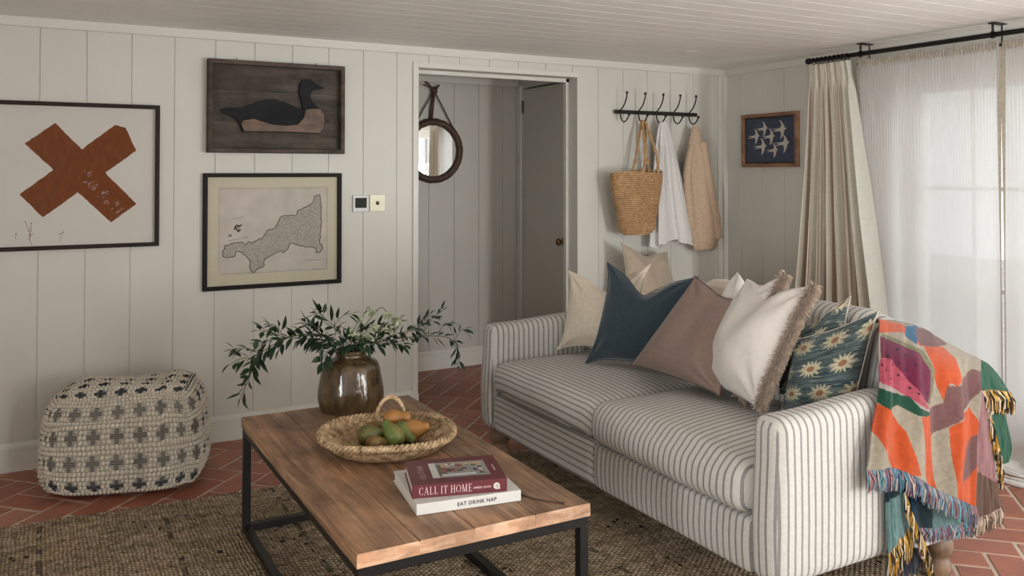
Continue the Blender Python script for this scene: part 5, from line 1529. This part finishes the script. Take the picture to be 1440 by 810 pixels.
# cord by the books
cpts = catmull([(1.262, -2.46, TZ+.002), (1.277, -2.505, TZ+.0022), (1.300, -2.553, TZ+.003), (1.345, -2.598, TZ+.0025)], 8)
m = MB(); m.tube(cpts, .0022, 6); m.sphere(cpts[-1], .0045, 8)
tag(m.build('cord', M['leather'], smooth=True), 'thin dark leather cord curling from under the white book', 'cord')

# ------------------------------------------------------------------ rug
m = MB()
co = [(-1.3, -.66), (2.79, -.96), (2.81, -3.9), (-1.5, -4.0)]
nu, nv = 240, 200
def rugp(u, v, z):
    a = Vector((lerp(co[0][0], co[1][0], u), lerp(co[0][1], co[1][1], u), 0)); b_ = Vector((lerp(co[3][0], co[2][0], u), lerp(co[3][1], co[2][1], u), 0))
    p = a.lerp(b_, v)
    if v == 0: p.y += .008*noise.noise(Vector((p.x*4, 0, 0)))+.003*noise.noise(Vector((p.x*30, 0, 0)))
    if u == 1: p.x += .006*noise.noise(Vector((p.y*5, 3, 0)))
    p.z = z+.0012*noise.noise(Vector((p.x*5, p.y*5, 2)))
    return p
m.grid(lambda u, v: rugp(u, v, .0085), nu, nv)
loop = [rugp(i/nu, 0, .004) for i in range(nu+1)]
m.tube(loop, .0045, 6); m.tube([rugp(1, i/80, .004) for i in range(81)], .0045, 6)
m.tube([rugp(i/80, 1, .004) for i in range(81)], .0045, 6); m.tube([rugp(0, i/80, .004) for i in range(81)], .0045, 6)
tag(m.build('rug', M['rug'], smooth=True), 'large brown woven jute rug under the table and sofa', 'rug')

# ------------------------------------------------------------------ knotted pouf
M['knot'] = plain('pouf_wool', (.60, .55, .46), .95, var=.18, vs=60, bs=.4, bscale=240)
M['knot2'] = plain('pouf_dark_yarn', (.045, .05, .055), .95, var=.3, vs=50)
m = MB()
PC = Vector((.380, -.445, 0)); pang = R(-17); HL, HW, HH = .326, .215, .232
ca, sa = math.cos(pang), math.sin(pang)
def poufp(x, y, z):
    K = 4.6
    d = (abs(x)**K+abs(y)**K+abs(z)**K)**(1/K)
    q = Vector((x/d*HL, y/d*HW, z/d*HH))
    # slump: wider low down, soft dips on top
    wz = (q.z+HH)/(2*HH)
    q.x *= 1.04-.10*wz**2; q.y *= 1.05-.10*wz**2
    if z > .5: q.z -= .012*math.cos(x*2.2)*.6+.006*math.sin(x*4+y*3)
    if x > .6 and z > 0: q.z += .012
    q.z = max(-HH, q.z)
    return Vector((PC.x+q.x*ca-q.y*sa, PC.y+q.x*sa+q.y*ca, q.z+HH+.002))
kn6 = []
def pouf_panel(fn, nu, nv, diam):
    P_ = [[fn(i/nu, j/nv) for i in range(nu+1)] for j in range(nv+1)]
    for j in range(nv):
        for i in range(nu):
            a, b_, c, d = P_[j][i], P_[j][i+1], P_[j+1][i+1], P_[j+1][i]
            ctr = (a+b_+c+d)/4; eu = (b_-a+c-d)/2; ev = (d-a+c-b_)/2
            nrm = eu.cross(ev)
            if nrm.length < 1e-9: continue
            nrm.normalize()
            if nrm.dot(ctr-Vector((PC.x, PC.y, HH))) < 0: nrm = -nrm
            if diam:
                pi_, pj_ = 5.0, 5.0
                jj = (j+.5)/pj_; ii = (i+.5)/pi_
                dx = abs((ii % 1)-.5)*pi_; dy = abs((jj % 1)-.5)*pj_
                if (dx < 1.3 and dy < .5) or (dx < .5 and dy < 1.3):
                    sx0 = ((ii % 1)-.5)*pi_; sy0 = ((jj % 1)-.5)*pj_
                    for q in range(3):
                        f_ = (q+.5)/3-.5; lim = 1.75-abs(sy0+f_)*1.0
                        xa = max(-.5, -lim-sx0); xb_ = min(.5, lim-sx0)
                        if xb_-xa < .08: continue
                        base_ = ctr+ev*f_; t_ = ev*.095; h_ = nrm*.005
                        p0, p1 = base_+eu*xa, base_+eu*xb_
                        m.add([p0-t_, p1-t_, p1+t_, p0+t_, p0+h_, p1+h_], [(0, 1, 5, 4), (4, 5, 2, 3)], 1)
                    continue
            shr = 1.0
            if diam and dx < 1.3 and dy < 1.3: ctr = ctr+eu*.22*(1 if ((ii % 1)-.5) > 0 else -1)+ev*.2*(1 if ((jj % 1)-.5) > 0 else -1); shr = .55
            sh = eu*(.5 if j % 2 and shr == 1 else 0)*.9
            a1 = (eu*.55+ev*.12)*shr; a2 = (ev*.52-eu*.10)*shr
            c0_ = ctr+sh*.5+nrm*.0015
            dep_ = nrm*.0105
            vs = [c0_+dep_]
            for k in range(6):
                th = 2*PI*k/6; vs.append(c0_+(a1*math.cos(th)+a2*math.sin(th))*.66+dep_*.62)
            for k in range(6):
                th = 2*PI*k/6; vs.append(c0_+(a1*math.cos(th)+a2*math.sin(th))-dep_*.3)
            fs = [(0, 1+k, 1+(k+1) % 6) for k in range(6)]+[(1+k, 7+k, 7+(k+1) % 6, 1+(k+1) % 6) for k in range(6)]
            m.add(vs, fs, 0)
Q = lambda t_: (2*t_-1)
pouf_panel(lambda u, v: poufp(Q(u), -1, Q(v)), 35, 21, True)
pouf_panel(lambda u, v: poufp(1, Q(u), Q(v)), 22, 21, True)
pouf_panel(lambda u, v: poufp(-1, -Q(u), Q(v)), 22, 21, True)
pouf_panel(lambda u, v: poufp(-Q(u), 1, Q(v)), 35, 21, False)
pouf_panel(lambda u, v: poufp(Q(u), Q(v), 1), 35, 22, True)
# inner body
for (fn) in (lambda u, v: poufp(Q(u), -1, Q(v)), lambda u, v: poufp(1, Q(u), Q(v)), lambda u, v: poufp(-1, -Q(u), Q(v)), lambda u, v: poufp(-Q(u), 1, Q(v)), lambda u, v: poufp(Q(u), Q(v), 1), lambda u, v: poufp(-Q(u), Q(v), -1)):
    m.grid(fn, 24, 24, mi=2)
# dark whip stitch along the short top edges
o = m.build('pouf', [M['knot'], M['knot2'], plain('pouf_backing_shade', (.36, .33, .27), .95)], smooth=True)  # backing wool darkened to paint shade into the gaps between knots
tag(o, 'chunky cream knotted wool pouf with dark diamonds by the wall', 'pouf')
for sx_ in (-1, 1):
    m = MB()
    for k in range(26):
        y = lerp(-.75, .8, k/25); p = poufp(sx_*.93, y, 1)+Vector((0, 0, .003)); p2 = poufp(sx_*.99, y+.04, .93)+Vector((sx_*.004, 0, .003))
        m.tube([p, (p+p2)/2+Vector((0, 0, .004)), p2], .0035, 5)
    m.build('edge_stitching', M['knot2'], o)

# ------------------------------------------------------------------ curtains and poles
RX = 4.13
t = thing('curtain_pole', 'long black metal curtain pole bracketed to the ceiling', 'curtain pole', (RX, -1.0, 2.085))
m = MB(); m.tube([(RX, -1.0, 2.087), (RX, -5.9, 2.087)], .0135, 16); m.build('pole', M['black'], t, smooth=True)
m = MB(); m.lathe([(0, -.018), (.016, -.018), (.019, -.012), (.019, .006), (.014, .010), (.0135, .02)], 20, Matrix.Translation((RX, -1.0, 2.087)) @ Matrix.Rotation(PI/2, 4, 'X')); m.build('finial', M['black'], t, smooth=True)
for y in (-1.375, -2.155, -3.1, -4.5):
    m = MB(); m.box(RX-.012, RX+.09, y-.018, y+.018, H-.008, H-.0032, b=.001); m.tube([(RX, y, H-.006), (RX, y, 2.095)], .006, 8)
    m.tube([(RX+.075, y, H-.006), (RX+.075, y, 2.045)], .004, 8); m.tube([(RX, y-.006, 2.087), (RX, y+.006, 2.087)], .018, 16)
    m.build('bracket', M['black'], t, smooth=False)
for k in range(9):
    y = -1.035-.031*k
    m = MB(); m.tube([(RX+.019*math.cos(a), y+.002*math.sin(a), 2.083+.019*math.sin(a)) for a in [2*PI*q/20 for q in range(20)]], .0028, 6, closed=True)
    m.build('ring', M['black'], t, smooth=True)
t = thing('sheer_rod', 'thin black rod behind the pole carrying the sheer curtains', 'curtain rod', (RX+.075, -1.3, 2.045))
m = MB(); m.tube([(RX+.075, -1.29, 2.043), (RX+.075, -5.9, 2.043)], .006, 10); m.build('rod', M['black'], t, smooth=True)

def curtain(name, label, y0, y1, yb0, yb1, xb=0, seed=1, folds=7, stripe=True, z1=2.062, x0=0, am=1):
    rr = random.Random(seed)
    ph = rr.uniform(0, 6)
    def fn(u, v):      # v 0 top .. 1 bottom
        sp = v**1.0
        ya = lerp(y0, yb0, sstep(-.2, 1.1, v)*v); yb = lerp(y1, yb1, v)
        z = lerp(z1, .012, v)
        amp = am*lerp(.022, .055, sstep(0, .5, v))*(.55 if v < .05 else 1)
        pinch = math.exp(-((v-.045)/.03)**2)
        s = u*folds*2*PI+ph+.6*math.sin(v*2+u*3)*v
        x = RX+x0+amp*(1-.65*pinch)*math.sin(s)+.012*math.sin(s*2.1+2)*v+xb*v
        y = lerp(ya, yb, u)+.35*(y0-y1)/folds*.45*math.cos(s)*(1-.5*pinch)
        return (x, y, z)
    def cf(u, v):
        base = srgb(245, 240, 226); k = (u*13.0) % 1
        if stripe and u < .80:
            if .05 < k < .20: return srgb(190, 170, 152)
            if .30 < k < .36: return srgb(196, 180, 162)
            if .46 < k < .52: return srgb(190, 172, 155)
        if u >= .86: return srgb(214, 214, 202)
        return base
    m = MB(); m.grid(fn, 420, 70, colfn=cf)
    o = m.build(name, M['attrc'], smooth=True)
    tag(o, label, 'curtain', 'heavy striped curtains')
    hb = MB(); hb.grid(lambda u, v: (fn(u, .002+v*.048)[0]-.003, fn(u, .002+v*.048)[1], fn(u, .002+v*.048)[2]), 420, 3, colfn=lambda u, v: cf(u, 0))
    hb.build('heading_tape', M['attrc'], o, smooth=True)
    return o
o = curtain('curtain', 'heavy cream curtain with brown stripes hanging beside the sheers', -.995, -1.300, -.80, -1.60, seed=3, folds=8)
curtain('curtain', 'second heavy striped curtain between the two glazed doors', -2.66, -2.88, -2.62, -2.94, seed=6, folds=8, x0=.022, am=.5)

def sheer(name, label, y0, y1, seed, hem_l=False, hem_r=False, taper_l=0, taper_r=0):
    XR = RX+.075
    ft = max(8, int(abs(y1-y0)/.017))
    def fn(u, v):
        z = lerp(2.035, .012, v); yy0 = y0-taper_l*v; yy1 = y1+taper_r*v
        y = lerp(yy0, yy1, u)
        g = math.exp(-v*9)
        x = XR+.010*g*math.sin(u*ft*2*PI)+.018*(1-g)*noise.noise(Vector((u*abs(y1-y0)*9, v*.5, seed)))*1.6+.008*(1-g)*math.sin(u*abs(y1-y0)*34+seed)
        if v > .97: x -= (v-.97)*2.2*(1+.7*math.sin(u*14+seed))
        return (x, y, z)
    m = MB(); m.grid(fn, 320, 60)
    o = m.build(name, M['sheer'], smooth=True); tag(o, label, 'sheer curtain', 'sheer curtains at the glazed doors')
    h = MB()
    h.grid(lambda u, v: (XR-.008-.004*math.sin(v*PI)+.0035*math.sin(u*ft*2*PI*1.0+seed)+.0015*math.sin(u*ft*5.3), lerp(y0, y1, u), lerp(2.062, 2.022, v)+.002*math.sin(u*ft*3.1)), 600, 6)
    h.grid(lambda u, v: (XR+.010+.0035*math.sin(u*ft*2*PI+seed), lerp(y0, y1, u), lerp(2.062, 2.022, v)), 300, 2)
    h.build('gathered_heading', M['heading'], o, smooth=True)
    for flag, uu in ((hem_l, 0.0), (hem_r, 1.0)):
        if flag:
            e = MB()
            e.grid(lambda u, v: (fn(uu, v)[0]-.004, fn(uu, v)[1]+(u-.5)*.022*(1-.7*sstep(.1, .55, v)), fn(uu, v)[2]), 3, 60)
            e.build('side_hem', M['heading'], o, smooth=True)
    return o
sheer('sheer_curtain', 'sheer white curtain panel nearest the striped curtain', -1.30, -2.145, 2, hem_l=True, hem_r=True, taper_r=-.008)
sheer('sheer_curtain', 'sheer white curtain panel at the right edge past the dark seam', -2.165, -3.05, 5, hem_l=True, taper_l=-.006)
# folds of the sheer pooled on the floor
m = MB()
for k in range(4):
    pts = catmull([(4.16-.035*k, -1.9-.05*k, .012), (4.06-.05*k, -2.1, .016+.004*k), (4.02-.055*k, -2.35, .012), (4.08-.04*k, -2.7, .012)], 10)
    m.tube(pts, [.010+.004*math.sin(i*.5+k) for i in range(len(pts))], 8)
def pool(u, v):
    y = lerp(-1.75, -2.8, u); w = .20*math.sin(u*PI)**.5
    return (4.19-w*v, y, .006+.018*abs(math.sin(v*5+u*7))*(1-v*.6)+.004*noise.noise(Vector((u*9, v*5, 1))))
m.grid(pool, 60, 20)
tag(m.build('pooled_fabric', M['shirt'], smooth=True), 'white curtain fabric pooled on the tiles under the sheers', 'fabric')

# ------------------------------------------------------------------ light
w = bpy.data.worlds.new('sky'); sc.world = w; w.use_nodes = True
nt = w.node_tree
bg = nt.nodes['Background']
bg.inputs[0].default_value = (.93, .96, 1.0, 1); bg.inputs[1].default_value = 1.75
def portal(name, loc, rot, sx, sy):
    l = bpy.data.lights.new(name, 'AREA'); l.shape = 'RECTANGLE'; l.size = sx; l.size_y = sy; l.cycles.is_portal = True
    o = bpy.data.objects.new(name, l); COL.objects.link(o); o.location = loc; o.rotation_euler = rot
    return o
portal('sky_portal', (XS+.16, (W1[0]+W1[1])/2, 1.0), (0, PI/2, 0), 2.0, 1.6)
def area_lamp(name, loc, rot, sx, sy, power, col=(.975, .99, 1)):
    l = bpy.data.lights.new(name, 'AREA'); l.shape = 'RECTANGLE'; l.size = sx; l.size_y = sy; l.energy = power; l.color = col
    o = bpy.data.objects.new(name, l); COL.objects.link(o); o.location = loc; o.rotation_euler = rot
area_lamp('daylight_lamp_side', (XS+1.0, -5.05, .75), (0, R(122), R(-33)), 1.9, 2.4, 240)  # area lamp added outside the side doors, tilted up to lift the ceiling
area_lamp('fill_rear', (1.59, YB-.30, 1.1), (R(90), 0, 0), .6, 1.9, 70)  # lamp added outside an unseen rear window for frontal fill
area_lamp('fill_corner', (3.98, YB-.30, .95), (R(97), 0, 0), .7, 1.9, 190)  # lamp added outside an unseen corner window to brighten the right-hand wall
area_lamp('fill_left', (XL-.75, -5.1, 1.1), (0, R(-86), R(-25)), 1.4, 2.1, 270)  # lamp added outside an unseen left window to fill sofa front and side wall

# ------------------------------------------------------------------ camera
cam = bpy.data.cameras.new('camera'); co_ = bpy.data.objects.new('camera', cam); COL.objects.link(co_)
sc.camera = co_
cam.sensor_fit = 'HORIZONTAL'; cam.sensor_width = 36; cam.lens = 1214/1440*36
cam.shift_x = 0; cam.shift_y = (219-405)/1440
cam.clip_start = .05
co_.location = (0, -4.727, 1.405)
co_.rotation_euler = (R(90+1.15), 0, R(-28.9))
vs_ = sc.view_settings
vs_.view_transform = 'Standard'; vs_.look = 'None'; vs_.gamma = 1; vs_.use_curve_mapping = False; vs_.exposure = -0.13
